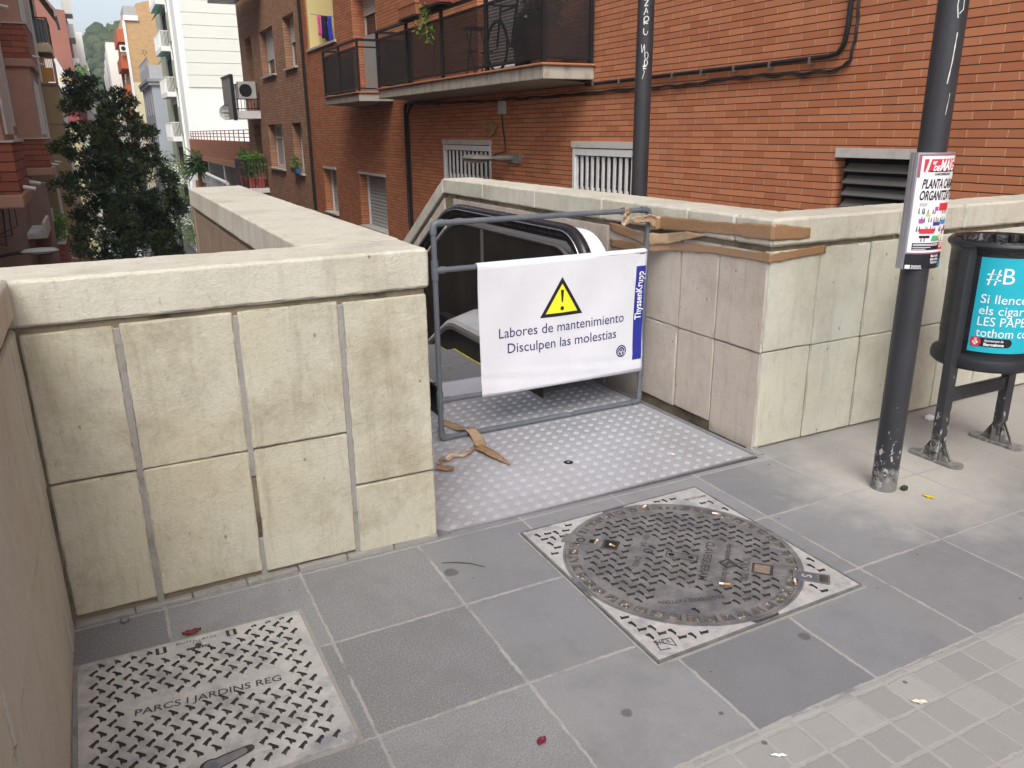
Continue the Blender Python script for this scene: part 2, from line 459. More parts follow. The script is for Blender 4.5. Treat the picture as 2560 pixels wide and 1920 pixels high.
# left wall: front run along X, then down the stair well along Y
lw = thing("parapet_wall", "cream stone block parapet wall left of the escalator gate, pale coping on top", "wall", (.4, 2.9, 0))
b = MB()
F = lambda u, d, z: (u, 2.765 + d, z)
blocks(b, [-.285, -.010, .352, .712, 1.050], [[.030, .52, 1.022], [.034, .521, 1.026], [.030, .522, 1.028], [.012, .30, 1.022]], 0, .05, F, joint=.0085, seed=1)
b.build("facing_blocks", m_stone_l, lw, smooth=True, ang=60)
b = MB()                                       # mortar core behind the joints
b.box(-.5, 1.036, 2.778, 3.07, -.2, ZC0 + .01)
b.box(.70, 1.036, 3.07, 6.90, -7, ZC0 + .01)
b.build("core", m_core, lw)
b = MB()
for x_, m in ((-.010, 0), (.352, 0), (.712, 0)):
    rough_box(b, x_ - .0115, x_ + .0115, 2.7668 + (.004 if x_ == .352 else 0), 2.79, 0 if x_ != .352 else .42, 1.012, .03, .003, .002, .003, seed=x_)
    if x_ == .352: rough_box(b, x_ - .0115, x_ + .0115, 2.772, 2.79, 0, .17, .03, .003, .002, .003)
b.build("joint_mortar", m_mortar, lw)
b = MB()
[rough_box(b, -.285 + i * .19, -.285 + (i + 1) * .19 - .003, 2.752 + random.uniform(-.004, .006), 2.80, -.1, .018 + random.uniform(-.006, .006), .03, .004, .004, .006, seed=i) for i in range(7)]; b.build("plinth", m_mortar, lw)
b = MB()                                       # stair-well side of the wall
Q = lambda u, d, z: (1.050 - d, u, z)
ys = [2.82 + .36 * i for i in range(12)]
blocks(b, ys, [.012, .52, 1.02], 0, .05, Q, seed=40, step=.06)
b.build("stairwell_blocks", m_stone_p, lw, smooth=True, ang=60)
b = MB()                                       # street side, brown concrete panels
for i in range(5):
    a = 3.10 + i * .76
    zt = 1.005
    rough_box(b, .672, .71, a + .004, a + .752, -6.5, zt, .12, .006, .002, .003)
b.build("street_side_panels", m_stone_b, lw, smooth=True, ang=60)
b = MB(); b.box(.66, 1.05, 6.90, 7.02, -7, 1.04); b.build("end_post", m_stone_b, lw, bevel=.008)
b = MB()
xj = [-.60, 1.054]
for i, (a, c) in enumerate(zip(xj, xj[1:])):
    rough_box(b, a + .0005, c - .0005, 2.759, 3.085, ZC0, ZC1, .026, .009, .0035, .008, seed=60 + i)
b.build("front_coping", m_cap, lw, smooth=True, ang=60)
b = MB()
yj = [3.086, 7.03]
for i, (a, c) in enumerate(zip(yj, yj[1:])):
    rough_box(b, .655, 1.062, a, c - .002, ZC0, ZC1 + random.uniform(-.001, .001), .04, .009, .003, .006, seed=70 + i)
b.build("side_coping", m_cap, lw, smooth=True, ang=60)

# left return wall, coming towards the camera
rw = thing("parapet_wall", "cream stone return wall at the left edge, running towards the viewer", "wall", (-.4, 1, 0))
b = MB()
m_stone_t = stone("stone_tan", (.53, .545, .49), (.36, .345, .28), (.52, .51, .42), 14, .5)
RQ = lambda u, d, z: (-.285 - d, u, z)
blocks(b, [-3.0, -2.3, -1.6, -.9, -.2, .36, .92, 1.48, 2.04, 2.60, 2.768], [-.01, .52, 1.045], 0, .05, RQ, seed=90)
b.build("facing_blocks", m_stone_t, rw, smooth=True, ang=60)
b = MB(); b.box(-.60, -.296, -3, 2.75, -.2, 1.05); b.build("core", m_core, rw)
b = MB()
for i, (a, c) in enumerate(zip([-3, -1.9, -.8, .3, 1.5, 2.747], [-1.9, -.8, .3, 1.5, 2.747])):
    rough_box(b, -.63, -.274, a + .001, c - .001, 1.078, ZC1 + .012, .04, .014, .004, .008, seed=110 + i)
b.build("coping", m_cap, rw, smooth=True, ang=60)

# right wall: along the stair well, then right along the pavement
gw = thing("parapet_wall", "pale stone parapet wall right of the gate, turning the corner towards the poles", "wall", (3, 3, 0))
b = MB()
us = [2.848, 3.180, 3.545, 3.90, 4.215, 4.58, 4.95, 5.32, 5.7]
blocks(b, us, [.010, .522, 1.030], 0, .05, lambda u, d, z: (u, 2.853 + d, z), seed=130)
b.build("facing_blocks", m_stone_r, gw, smooth=True, ang=60)
b = MB()
ys = [2.862, 3.21, 3.52, 3.88] + [4.25 + .36 * i for i in range(8)]
rows = [[-.01 if i < 1 else .04 if i < 3 else -.2, .515, 1.022] for i in range(len(ys) - 1)]
blocks(b, ys, rows, 0, .05, lambda u, d, z: (2.842 + d, u, z), seed=150, step=.04)
b.build("stairwell_blocks", m_stone_p, gw, smooth=True, ang=60)
b = MB()
b.box(2.8571, 5.7, 2.8671, 3.05, -.2, 1.0502); b.box(2.857, 3.10, 2.867, 6.9, -3, 1.05)
b.prism([(6.9, 1.04), (14.5, 1.04 - 7.6 * .592), (14.5, -7), (6.9, -7)], 'x', 2.857, 3.10)
b.build("core", m_core, gw)
b = MB()
cx = [2.830, 3.72, 4.245, 5.0, 5.7]
for i, (a, c) in enumerate(zip(cx, cx[1:])):
    rough_box(b, a + (.0 if i == 0 else .002), c - .002, 2.838, 3.10, 1.053, 1.186, .028, .011, .004, .009, seed=170 + i)
b.build("front_coping", m_cap, gw, smooth=True, ang=60)
b = MB()
yy = [3.102, 3.47, 4.31, 5.20, 6.10, 6.965]
for i, (a, c) in enumerate(zip(yy, yy[1:])):
    rough_box(b, 2.828, 3.135, a + .001, c - .001, 1.053, 1.186, .045, .011, .004, .009, seed=180 + i)
b.build("side_coping", m_cap, gw, smooth=True, ang=60)
b = MB()                                       # sloping run down beside the escalator
for i in range(6):
    a, c = 6.967 + i * 1.25, 6.967 + (i + 1) * 1.25
    rough_box(b, 2.828, 3.135, a + .001, c - .001, 1.053, 1.186, .06, .011, .003, .006, seed=190 + i,
              xf=lambda p: Vector((p.x, p.y, p.z - (p.y - 6.967) * .592 - .0)))
b.build("sloping_coping", m_cap, gw, smooth=True, ang=60)
b = MB()
for i in range(14):
    a, c = 6.97 + i * .36, 6.97 + (i + 1) * .36
    rough_box(b, 2.842, 2.89, a + .005, c - .005, -1.2, 1.02, .08, .008, .003, .005, seed=200 + i,
              xf=lambda p: Vector((p.x, p.y, p.z - (p.y - 6.967) * .592)))
b.build("sloping_blocks", m_stone_p, gw, smooth=True, ang=60)
# ------------------------------------------------------------ chequer plate in the stair head
def checker_mat():
    t = NT("chequer_aluminium")
    c = t.mix(t.noise(4, 5, .6), (.42, .43, .46), (.54, .55, .58))
    c = t.mix(t.math('MULTIPLY', t.step(t.noise(2.2, 6, .7), .48, .7), .5), c, (.33, .33, .33))
    c = t.mix(t.step(t.noise(55, 3, .6), .70, .78), c, (.2, .19, .17))
    r = t.math('ADD', .34, t.math('MULTIPLY', t.noise(9, 5, .7), .22))
    t.bump(t.noise(150, 3), .06, .003)
    return t.out(c, r, .5, .5)
m_chk = checker_mat()
m_trim = M("steel_trim", (.50, .50, .52), .38, .85, var=.15, scale=20)
pl = thing("floor_plate", "aluminium chequer plate floor in front of the escalator", "floor plate", (1.9, 3.5, 0))
PX0, PX1, PY0, PY1 = 1.062, 2.792, 2.776, 4.318
b = MB()
b.prism([(PX0 + .05, PY0), (PX1, PY0 + .03), (PX1 - .03, PY1), (PX0, PY1), (PX0, PY0 + .055)], 'z', -.05, .002)
b.build("plate_sheet", m_chk, pl)
vs, fs = [], []
p_, hl, hw = .0685, .0165, .0027
s2 = math.sqrt(.5)
def bars(cx, cy, dx, dy):
    px, py = -dy, dx
    for k in range(-2, 3):
        ox, oy = cx + px * k * .0072, cy + py * k * .0072
        L = hl * (1 - .06 * abs(k))
        n = len(vs)
        for a, q, z in ((-L, 0, .002), (-L * .55, -hw, .002), (L * .55, -hw, .002), (L, 0, .002), (L * .55, hw, .002), (-L * .55, hw, .002), (-L * .6, 0, .0033), (L * .6, 0, .0033)):
            vs.append((ox + dx * a + px * q, oy + dy * a + py * q, z))
        fs.extend([(n, n + 1, n + 6), (n + 1, n + 2, n + 7, n + 6), (n + 2, n + 3, n + 7), (n + 3, n + 4, n + 7), (n + 4, n + 5, n + 6, n + 7), (n + 5, n, n + 6)])
for i in range(27):
    for j in range(25):
        for o_, (dx, dy) in ((0, (s2, -s2)), (.5, (s2, s2))):
            cx, cy = PX0 + .005 + (i + o_) * p_, PY0 + .04 + (j + o_) * p_
            if PX0 + .014 < cx < PX1 - .05 and PY0 + .035 < cy < PY1 - .015 and (cx - PX0) + (cy - PY0) > .09: bars(cx, cy, dx, dy)
b = MB(); b.add(vs, fs); b.build("tread_bars", m_chk, pl, smooth=False)
b = MB()
b.bar((PX0 + .04, PY0 - .006, .003), (PX1 + .06, PY0 + .012, .003), .012, .012)
b.bar((PX1 + .01, PY0 + .02, .004), (PX1 - .02, PY1, .004), .014, .016)
b.build("edge_trim", m_trim, pl)
b = MB()
b.lathe([(.0, .004), (.022, .004), (.025, .0025)], (1.915, 3.17, 0), 20); b.lathe([(.0, .0045), (.008, .0045)], (1.915, 3.17, 0), 6, mi=1)
b.build("bolt", [m_dark, m_trim], pl)
b = MB(); b.box(1.03, 2.85, 2.77, 4.4, -.35, -.05); b.build("bearer", m_dark, pl)

# ------------------------------------------------------------ escalator
es = thing("escalator", "outdoor escalator going down between the stone walls behind the barrier", "escalator", (1.95, 4.6, 0))
m_rub = M("handrail_rubber", (.012, .012, .016), .28, var=.2, scale=12, spec=.5)
m_pan = M("balustrade_panel", (.020, .019, .017), .42, var=.35, scale=5, dirt=(.050, .045, .038), dscale=4, dthr=(.5, .8))
m_deck = M("deck_steel", (.62, .63, .64), .42, .55, var=.08, scale=6, dirt=(.40, .40, .38), dscale=5, dthr=(.55, .8))
m_rim = M("rim_grey", (.20, .20, .205), .4, .5, var=.2, scale=4)
m_skirt = M("skirt_black", (.012, .012, .012), .45, var=.3)
m_step = M("step_metal", (.36, .36, .38), .4, .45, var=.2, scale=25, dirt=(.12, .12, .12), dscale=14, dthr=(.55, .75))
m_yel = M("step_edge_yellow", (.50, .42, .06), .6, dirt=(.10, .09, .05), dscale=25, dthr=(.4, .6))
m_white_pan = M("newel_white", (.72, .73, .75), .35, var=.04)
m_grey_lbl = M("label_grey", (.36, .36, .37), .5)
TAN = math.tan(rad(30))
def prof(y0, z0, zb, yb, r=.9, n=10, yend=13.5):
    """a rail that runs level from y0 to yb and then bends down at 30 degrees"""
    P = [(y0, z0)]
    t_ = r * math.tan(rad(15))
    for i in range(n + 1):
        a = rad(30) * i / n
        P.append((yb - t_ + r * math.sin(a), z0 - r * (1 - math.cos(a))))
    y, z = P[-1]
    P.append((yend, z - (yend - y) * TAN))
    return P
def side(px, sgn):
    """balustrade: px = centre plane, sgn = +1 right hand / -1 left hand"""
    nose = [(3.98 + .27 - .27 * math.cos(rad(a)) * 1.0, .74 + .27 * math.sin(rad(a))) for a in range(-60, 91, 10)]
    top = nose + prof(4.6, 1.01, 0, 6.05)[0:]
    path = [(px, y, z) for y, z in top]
    b = MB(); b.tube(path, .043, 12)
    hr = b.build("handrail", m_rub, es, smooth=True)
    sc = MB()
    off = .040
    for k, (o_, w_) in enumerate(((-.030 * sgn, .012),)):
        sc.tube([(px - .042 * sgn, y, z + .004) for y, z in top], .0042, 6)
    sc.build("highlight_strip", m_trim, hr, smooth=True)  # glint along the handrail, built as a thin bright tube
    # handrail guide under the rubber
    g1 = MB(); g1.tube([(px, y + .035 * (1 if y < 4.2 else 0), z - .045) for y, z in top], .020, 8); g1.build("handrail_guide", m_skirt, es, smooth=True)
    # panel sheet with rounded front
    inn = [(4.07 + .30 - .30 * math.cos(rad(a)), .63 + .28 * math.sin(rad(a))) for a in range(0, 91, 10)] + prof(4.6, .91, 0, 6.0)
    low = [(y, .20 if y < 5.6 else .20 - (y - 5.6) * TAN) for y in (13.5, 5.6, 4.07)]
    b = MB(); b.prism(inn + low, 'x', px - .012, px + .012)
    pn = b.build("balustrade_panel", m_pan, es)
    b = MB()
    b.tube([(px - .012 * sgn, y, z) for y, z in inn], .014, 6)
    b.build("panel_rim", m_rim, es, smooth=True)
    b = MB()
    for y in (5.43, 6.9): b.box(px - .018, px + .018, y, y + .035, .2 if y < 6 else -.4, .90 if y < 6 else .42)
    b.build("panel_joint", m_alu, es)
    # inner deck + skirt
    xi, xo = px - .235 * sgn, px - .012 * sgn
    dk = prof(4.1, .215, 0, 5.62, .5)
    lo = prof(4.1, .190, 0, 5.62, .5)
    b = MB()
    b.grid([[(xi, y, z) for y, z in lo], [(xi + .02 * sgn, y, z + .03) for y, z in lo], [(xo, y, z + .06) for y, z in dk]])
    b.build("inner_deck", m_deck, es, smooth=True)
    b = MB()
    b.grid([[(xi, y, z - .002) for y, z in lo], [(xi - .012 * sgn, y, z - .02) for y, z in lo], [(xi - .012 * sgn, y, z - .045) for y, z in lo], [(xi, y, z - .05) for y, z in lo]])
    b.build("deck_edge", m_alu, es)
    b = MB()
    b.grid([[(xi, y, z - .03) for y, z in lo], [(xi, y, z - .55) for y, z in lo]])
    b.build("skirt", m_skirt, es)
    # outer white newel cover
    nw = [(4.00 + .34 - .34 * math.cos(rad(a)), .66 + .34 * math.sin(rad(a))) for a in range(0, 91, 8)]
    b = MB(); b.prism([(4.00, .13)] + nw + [(5.9, 1.0), (5.9, .13)], 'x', px + .075 * sgn, px + .20 * sgn)
    b.build("newel_cover", m_white_pan, es, bevel=.012)
    b = MB(); b.box(min(px - .10 * sgn, px + .20 * sgn), max(px - .10 * sgn, px + .20 * sgn), 4.36, 6.2, -.04, .128); b.build("newel_shade_block", m_skirt, es)  # black block: the shadow below the newel cover built as a solid
    b = MB(); b.prism([(4.045, .78), (4.06, .85), (4.10, .92), (4.30, .955), (4.30, .78)], 'x', px + .071 * sgn, px + .0755 * sgn)
    b.build("label_patch", m_grey_lbl, es)
side(2.525, 1); side(1.36, -1)
# comb plate and steps (the steps run level past the comb, then fall away)
XA, XB = 1.60, 2.285
b = MB(); b.box(XA, XB, 4.335, 4.70, -.03, .0035)
for i in range(40): b.box(XA + .008 + i * .0172, XA + .016 + i * .0172, 4.70, 4.725, -.02, .001)
b.build("comb_plate", M("comb_plate_metal", (.50, .50, .56), .45, .3, var=.12, scale=9), es)
b = MB(); b.box(1.10, XA, 4.335, 4.7, -.05, .002); b.box(XB, 2.80, 4.335, 4.7, -.05, .002); b.build("landing_plate", M("landing_metal", (.42, .42, .48), .45, .3, var=.12, scale=9), es)
y, z = 4.72, -.004
for k in range(14):
    drop = 0 if k < 2 else .05 if k == 2 else .13 if k == 3 else .225
    z -= drop
    b = MB()
    b.box(XA, XB, y, y + .385, z - .22, z - .012)
    for i in range(52): b.box(XA + .002 + i * .0132, XA + .009 + i * .0132, y + .003, y + .382, z - .013, z)
    so = b.build("step", m_step, es)
    e = MB(); e.box(XB - .022, XB - .003, y + .01, y + .38, z - .006, z + .0025); e.box(XA, XA + .018, y + .01, y + .38, z - .006, z + .0025)
    e.build("edge_marking", m_yel, so)
    y += .392

# ------------------------------------------------------------ pipe barrier with banner
GY, GX0, GX1, GZ0, GZ1 = 3.745, 1.462, 2.755, .017, 1.163
ga = thing("barrier", "grey plastic pipe barrier with a white maintenance banner across the escalator", "barrier", (2.1, GY, 0))
m_pvc = M("grey_pvc_pipe", (.10, .115, .135), .38, var=.18, scale=14, dirt=(.19, .20, .21), dscale=9, dthr=(.55, .8))
lean = lambda x, z: (x + (.018 if x > 2 else 0) * (z / 1.16), GY, z)
r_ = .0145
for x_ in (GX0, GX1):
    b = MB(); b.tube([lean(x_, GZ0 + .03), lean(x_, .6), lean(x_, GZ1 - .03)], r_, 12); b.build("upright_pipe", m_pvc, ga, smooth=True)
for z_ in (GZ0, .231, .927, GZ1):
    b = MB(); b.tube([lean(GX0 + .03, z_), lean(GX1 - .03, z_)], r_, 12); b.build("cross_pipe", m_pvc, ga, smooth=True)
for x_ in (GX0, GX1):
    sg = 1 if x_ < 2 else -1
    for z_, e in ((GZ0, 1), (GZ1, -1)):
        P = [lean(x_ + sg * .055, z_), lean(x_ + sg * .022, z_), (lean(x_, z_)[0] + sg * .006, GY, z_ + e * .006), lean(x_, z_ + e * .022), lean(x_, z_ + e * .055)]
        b = MB(); b.tube(P, .0185, 12); b.build("elbow_fitting", m_pvc, ga, smooth=True)
    for z_ in (.231, .927):
        b = MB(); b.tube([lean(x_, z_ - .05), lean(x_, z_ + .05)], .0185, 12); b.tube([lean(x_, z_), lean(x_ + sg * .055, z_)], .0185, 12)
        b.build("tee_fitting", m_pvc, ga, smooth=True)
# banner: a cloth sleeve between the two middle pipes
BX0, BX1, BZ0, BZ1 = 1.690, 2.762, .222, .930
def ban(x, z, out=0.0):
    u, v = (x - BX0) / (BX1 - BX0), (z - BZ0) / (BZ1 - BZ0)
    d = .004 * math.sin(u * 7 + v * 2) * min(1, 8 * v * (1 - v)) + .0035 * math.sin(u * 17 - v * 5) * math.sin(math.pi * v) + .006 * math.sin(math.pi * v)
    d += .006 * math.exp(-((u - .97) / .03) ** 2) * math.sin(v * 14) * (v > .75)
    d += .0025 * math.sin(v * 60 + u * 9) * max(0, 1 - abs(v - .12) / .10)
    zz = z - .006 * math.sin(math.pi * u) * (1 - v) + .004 * u
    xx = x + .010 * (1 - v) * (1 - u) - .006 * (1 - v) * u
    return Vector((xx, GY - .020 + d - out, zz))
m_cloth = M("banner_cloth", (.61, .62, .665), .62, var=.05, scale=7, dirt=(.52, .52, .55), dscale=5, dthr=(.58, .85), bump=.25, bscale=18)
NB, NV = 60, 40
b = MB(); b.grid([[ban(BX0 + (BX1 - BX0) * i / NB, BZ0 + (BZ1 - BZ0) * j / NV) for j in range(NV + 1)] for i in range(NB + 1)])
# sleeves wrapped over the pipes
for zc, s_ in ((.927, 1), (.231, -1)):
    ring = [[(BX0 + (BX1 - BX0) * i / NB + (.010 * (1 - i / NB) - .006 * i / NB) * (s_ < 0), GY + .0195 * math.sin(a) - .0005, zc + .0195 * math.cos(a)) for a in [rad(-100 + 25 * k) for k in range(9)]] for i in range(NB + 1)] if s_ > 0 else \
           [[(BX0 + (BX1 - BX0) * i / NB + .010 * (1 - i / NB) - .006 * i / NB, GY + .0195 * math.sin(a), zc + .0195 * math.cos(a)) for a in [rad(80 + 25 * k) for k in range(9)]] for i in range(NB + 1)]
    b.grid(ring)
bn = b.build("banner", m_cloth, ga, smooth=True, solid=.0015)
m_navy = M("print_navy", (.022, .020, .115), .5)
m_blue = M("print_blue", (.020, .028, .26), .5, var=.08)
m_yl = M("print_yellow", (.74, .73, .03), .5, var=.05)
m_bk = M("print_black", (.012, .012, .018), .5)
m_pw = M("print_white", (.78, .79, .82), .5)
def dense(poly, n=10):
    """fan a convex outline into small triangles so that it follows the cloth"""
    c = [sum(p[0] for p in poly) / len(poly), sum(p[1] for p in poly) / len(poly)]
    vs, fs = [], []
    for i in range(len(poly)):
        a, d = poly[i], poly[(i + 1) % len(poly)]
        for j in range(n):
            for k in range(n):
                q = []
                for jj, kk in ((j, k), (j + 1, k), (j + 1, k + 1), (j, k + 1)):
                    t_, s_ = jj / n, kk / n
                    e = (a[0] + (d[0] - a[0]) * s_, a[1] + (d[1] - a[1]) * s_)
                    q.append((c[0] + (e[0] - c[0]) * t_, c[1] + (e[1] - c[1]) * t_))
                m = len(vs); vs += q; fs.append((m, m + 1, m + 2, m + 3))
    return vs, fs
def on_ban(mb, poly, out, mi=0, n=8):
    v, f = dense(poly, n); mb.add([ban(x, z, out) for x, z in v], f, mi)
b = MB()
on_ban(b, [(2.057, .617), (2.331, .617), (2.195, .832)], .0022, 0)
on_ban(b, [(2.092, .636), (2.296, .636), (2.195, .796)], .0030, 1)
on_ban(b, [(2.185, .762), (2.205, .762), (2.200, .700), (2.195, .690), (2.190, .700)], .0038, 0, 4)
on_ban(b, [(2.1945 + .0115 * math.cos(a * .393), .660 + .0115 * math.sin(a * .393)) for a in range(16)], .0038, 0, 3)
b.build("warning_triangle", [m_bk, m_yl], bn)
b = MB()
put_text(b, "Labores de mantenimiento", .079, lambda x, y: ban(1.806 + x, .532 + y, .0024), fit=.812)
put_text(b, "Disculpen las molestias", .079, lambda x, y: ban(1.858 + x, .443 + y, .0024), fit=.708)
b.build("lettering", m_navy, bn)
b = MB(); on_ban(b, [(2.688, .290), (2.752, .290), (2.757, .846), (2.692, .846)], .0022, 0, 14)
sp_ = b.build("blue_stripe", m_blue, bn)
b = MB(); put_text(b, "ThyssenKrupp", .063, lambda x, y: ban(2.741 - y, .530 + x, .0032), fit=.285, bold=.0011)
b.build("stripe_lettering", m_pw, bn)
b = MB()
cl, cz = 2.606, .357
circ = lambda r, n=20: [(cl + r * math.cos(2 * math.pi * k / n), cz + r * math.sin(2 * math.pi * k / n)) for k in range(n)]
on_ban(b, circ(.036), .0022, 0, 2)
def ringm(cx, cy, r0, r1, a0, a1, out, mi, n=18):
    P = [[ban(cx + r * math.cos(rad(a0 + (a1 - a0) * k / n)), cy + r * math.sin(rad(a0 + (a1 - a0) * k / n)), out) for r in (r0, r1)] for k in range(n + 1)]
    b.grid(P, mi)
for ox, oy in ((-.0085, -.012), (.0085, -.012), (0, .001)): ringm(cl + ox, cz + oy, .0105, .0128, 0, 360, .0032, 1)
ringm(cl, cz + .002, .0225, .0255, 25, 155, .0032, 1)
b.grid([[ban(cl + s * (.0225 - .0 * t), cz + .011 - t * .030, .0032), ban(cl + s * .0255, cz + .011 - t * .030, .0032)] for s in (-1,) for t in (0, .5, 1)], 1)
b.grid([[ban(cl + .0225, cz + .011 - t * .030, .0032), ban(cl + .0255, cz + .011 - t * .030, .0032)] for t in (0, .5, 1)], 1)
b.build("logo", [m_navy, m_pw], bn)

# ------------------------------------------------------------ brown parcel tape
def tape_mat(name, col, alpha=1.0):
    t = NT(name)
    n = t.noise(9, 5, .65, t.map(scale=(3, 3, 14)))
    c = t.mix(n, mul(col, .78), mul(col, 1.18))
    c = t.mix(t.math('MULTIPLY', t.step(t.noise(7, 6, .75, t.map(scale=(6, 6, 2.5), rot=(.5, .3, .2))), .60, .66), .35), c, mul(col, 1.6))
    t.bump(t.noise(12, 5, .7, t.map(scale=(2, 2, 9))), .35, .006)
    if alpha < 1: t.set(t.b.inputs["Alpha"], alpha)
    return t.out(c, .20, 0, .6)
m_tape = tape_mat("parcel_tape", (.275, .165, .088))
m_tape2 = tape_mat("parcel_tape_sheer", (.42, .30, .19), .80)
def ribbon(name, label, top, bot, mat, n=14, amp=.003, nrm=(0, -1, 0), group="strips of brown parcel tape"):
    """a tape strip between two polylines (same number of points), creased"""
    def res(P):
        P = [Vector(p) for p in P]
        L = [0]
        for a, c in zip(P, P[1:]): L.append(L[-1] + (c - a).length)
        out = []
        for i in range(n * (len(P) - 1) + 1):
            k, f = divmod(i, n)
            if k == len(P) - 1: k, f = k - 1, n
            out.append(P[k].lerp(P[k + 1], f / n))
        return out
    A, B = res(top), res(bot)
    nv = Vector(nrm)
    sd = random.uniform(0, 50)
    rows = []
    for i, (a, c) in enumerate(zip(A, B)):
        row = []
        for k in range(7):
            p = a.lerp(c, k / 6)
            h = noise.noise(Vector((p.x * 9 + sd, p.y * 9, p.z * 55))) * amp
            p = p + (a - c).normalized() * (noise.noise(Vector((p.x * 14 + sd, p.y * 14, .5))) * .005 + noise.noise(Vector((p.x * 60 + sd, p.y * 60, .5))) * .003) * (k - 3) / 3
            h += abs(noise.noise(Vector((p.x * 26 + sd, p.y * 26, p.z * 90 + (p.x + p.y) * 70)))) * amp * 2.2
            row.append(p + nv * (h + amp))
        rows.append(row)
    b = MB(); b.grid(rows)
    o = b.build(name, mat, None, smooth=True, recalc=False, solid=.0008)
    return tag(o, label, "tape", group)
xs_ = 2.832
ribbon("parcel_tape", "upper brown tape strip over the coping, from the pipe round the wall corner",
       [(2.772, 3.738, 1.126), (xs_ - .008, 3.70, 1.127), (xs_ - .006, 3.15, 1.142), (xs_ - .006, 2.846, 1.162), (2.838, 2.834, 1.162), (2.90, 2.835, 1.158), (3.015, 2.836, 1.135), (3.074, 2.836, 1.134)],
       [(2.772, 3.738, 1.050), (xs_ - .008, 3.70, 1.052), (xs_ - .006, 3.15, 1.082), (xs_ - .006, 2.846, 1.086), (2.838, 2.834, 1.086), (2.90, 2.835, 1.083), (3.015, 2.836, 1.083), (3.074, 2.836, 1.083)], m_tape, 10, .0018, (-.7, -.7, 0))
ribbon("parcel_tape", "middle brown tape strip, slanting up from the pipe and merging into the upper strip",
       [(2.774, 3.736, 1.030), (xs_ - .012, 3.62, 1.040), (xs_ - .011, 3.45, 1.068)], [(2.774, 3.736, .965), (xs_ - .012, 3.60, .985), (xs_ - .011, 3.30, 1.062)], m_tape2, 10, .004, (-.8, -.5, 0))
ribbon("parcel_tape", "lower brown tape strip below the coping joint, from the pipe round the wall corner",
       [(2.774, 3.736, .985), (xs_ + .001, 3.62, 1.000), (xs_ + .005, 3.25, 1.010), (xs_ + .006, 2.856, 1.022), (2.848, 2.846, 1.022), (3.02, 2.847, 1.028), (3.206, 2.848, 1.040)],
       [(2.774, 3.736, .925), (xs_ + .004, 3.60, .942), (xs_ + .006, 3.25, .972), (xs_ + .006, 2.856, .978), (2.848, 2.846, .978), (3.02, 2.847, .989), (3.206, 2.848, .997)], m_tape, 10, .002, (-.7, -.7, 0))
ribbon("parcel_tape", "short brown tape strip left of the pipe, upper of the two behind it",
       [(2.834, 4.235, 1.044), (2.832, 4.05, 1.035), (2.778, 3.762, 1.022)], [(2.834, 4.205, .995), (2.832, 4.05, .975), (2.778, 3.762, .960)], m_tape, 8, .003, (-1, 0, 0))
ribbon("parcel_tape", "short brown tape strip left of the pipe, lower of the two behind it",
       [(2.834, 4.212, .948), (2.832, 4.02, .950), (2.778, 3.762, .960)], [(2.834, 4.205, .890), (2.832, 4.02, .896), (2.778, 3.762, .920)], m_tape, 8, .003, (-1, 0, 0))
ribbon("parcel_tape", "crumpled sheer tape fold beside the upright pipe under the upper strip",
       [(2.62, 3.728, 1.120), (2.67, 3.728, 1.135), (2.755, 3.724, 1.142), (2.80, 3.722, 1.130)], [(2.64, 3.728, 1.100), (2.68, 3.728, 1.092), (2.75, 3.724, 1.098), (2.80, 3.722, 1.060)], m_tape2, 8, .010, (0, -1, 0))
# a wad of tape wound round the top rail
b = MB()
P = []
for i in range(40):
    a = i / 39 * 2 * math.pi * 1.7
    rr = .019 + .004 * math.sin(i * 2.1)
    row = []
    for k in range(6):
        row.append((2.578 + i * .0012 + k * .006 + .004 * math.sin(i * 1.3 + k), GY + rr * math.sin(a), GZ1 + rr * math.cos(a)))
    P.append(row)
for i in range(14):
    t_ = i / 13
    P.append([(2.585 + k * .0085 + .006 * math.sin(i * .9 + k * 1.2), GY - .020 - .010 * math.sin(t_ * 6 + k), GZ1 - .01 - t_ * .062 - .008 * math.sin(k * 1.7)) for k in range(6)])
b.grid(P)
tag(b.build("parcel_tape", m_tape2, None, smooth=True, solid=.0008), "crumpled wad of tape wound round the top pipe of the barrier", "tape", "strips of brown parcel tape")
def floor_tape(label, mid, wd, mat, zf=lambda t: .006, twist=lambda t: 0.0):
    n = 50
    P = [Vector((p[0], p[1], 0)) for p in mid]
    L = [0]
    for a, c in zip(P, P[1:]): L.append(L[-1] + (c - a).length)
    rows = []
    for i in range(n + 1):
        d = L[-1] * i / n
        k = max(j for j in range(len(P) - 1) if L[j] <= d + 1e-9)
        f = (d - L[k]) / (L[k + 1] - L[k])
        p = P[k].lerp(P[k + 1], f); tg = (P[k + 1] - P[k]).normalized()
        nr = Vector((-tg.y, tg.x, 0))
        t_ = i / n
        w_ = wd(t_) if callable(wd) else wd
        tw = twist(t_)
        row = []
        for q in range(6):
            o_ = (q / 5 - .5) * w_
            h = zf(t_) + abs(noise.noise(Vector((p.x * 30 + o_ * 90, p.y * 30, 1.3)))) * .008
            row.append(p + nr * o_ * math.cos(tw) + Vector((0, 0, h + abs(o_ * math.sin(tw)) + o_ * math.sin(tw))))
        rows.append(row)
    b = MB(); b.grid(rows)
    tag(b.build("parcel_tape", mat, None, smooth=True, recalc=False, solid=.0008), label, "tape", "strips of brown parcel tape")
floor_tape("loose tape strip lying on the chequer plate across the bottom pipe", [(1.570, 4.02), (1.60, 3.92), (1.617, 3.83), (1.632, 3.755), (1.64, 3.68), (1.628, 3.60), (1.60, 3.55)], .062, m_tape2,
           zf=lambda t: .007 + .032 * math.exp(-((t - .58) / .14) ** 2))
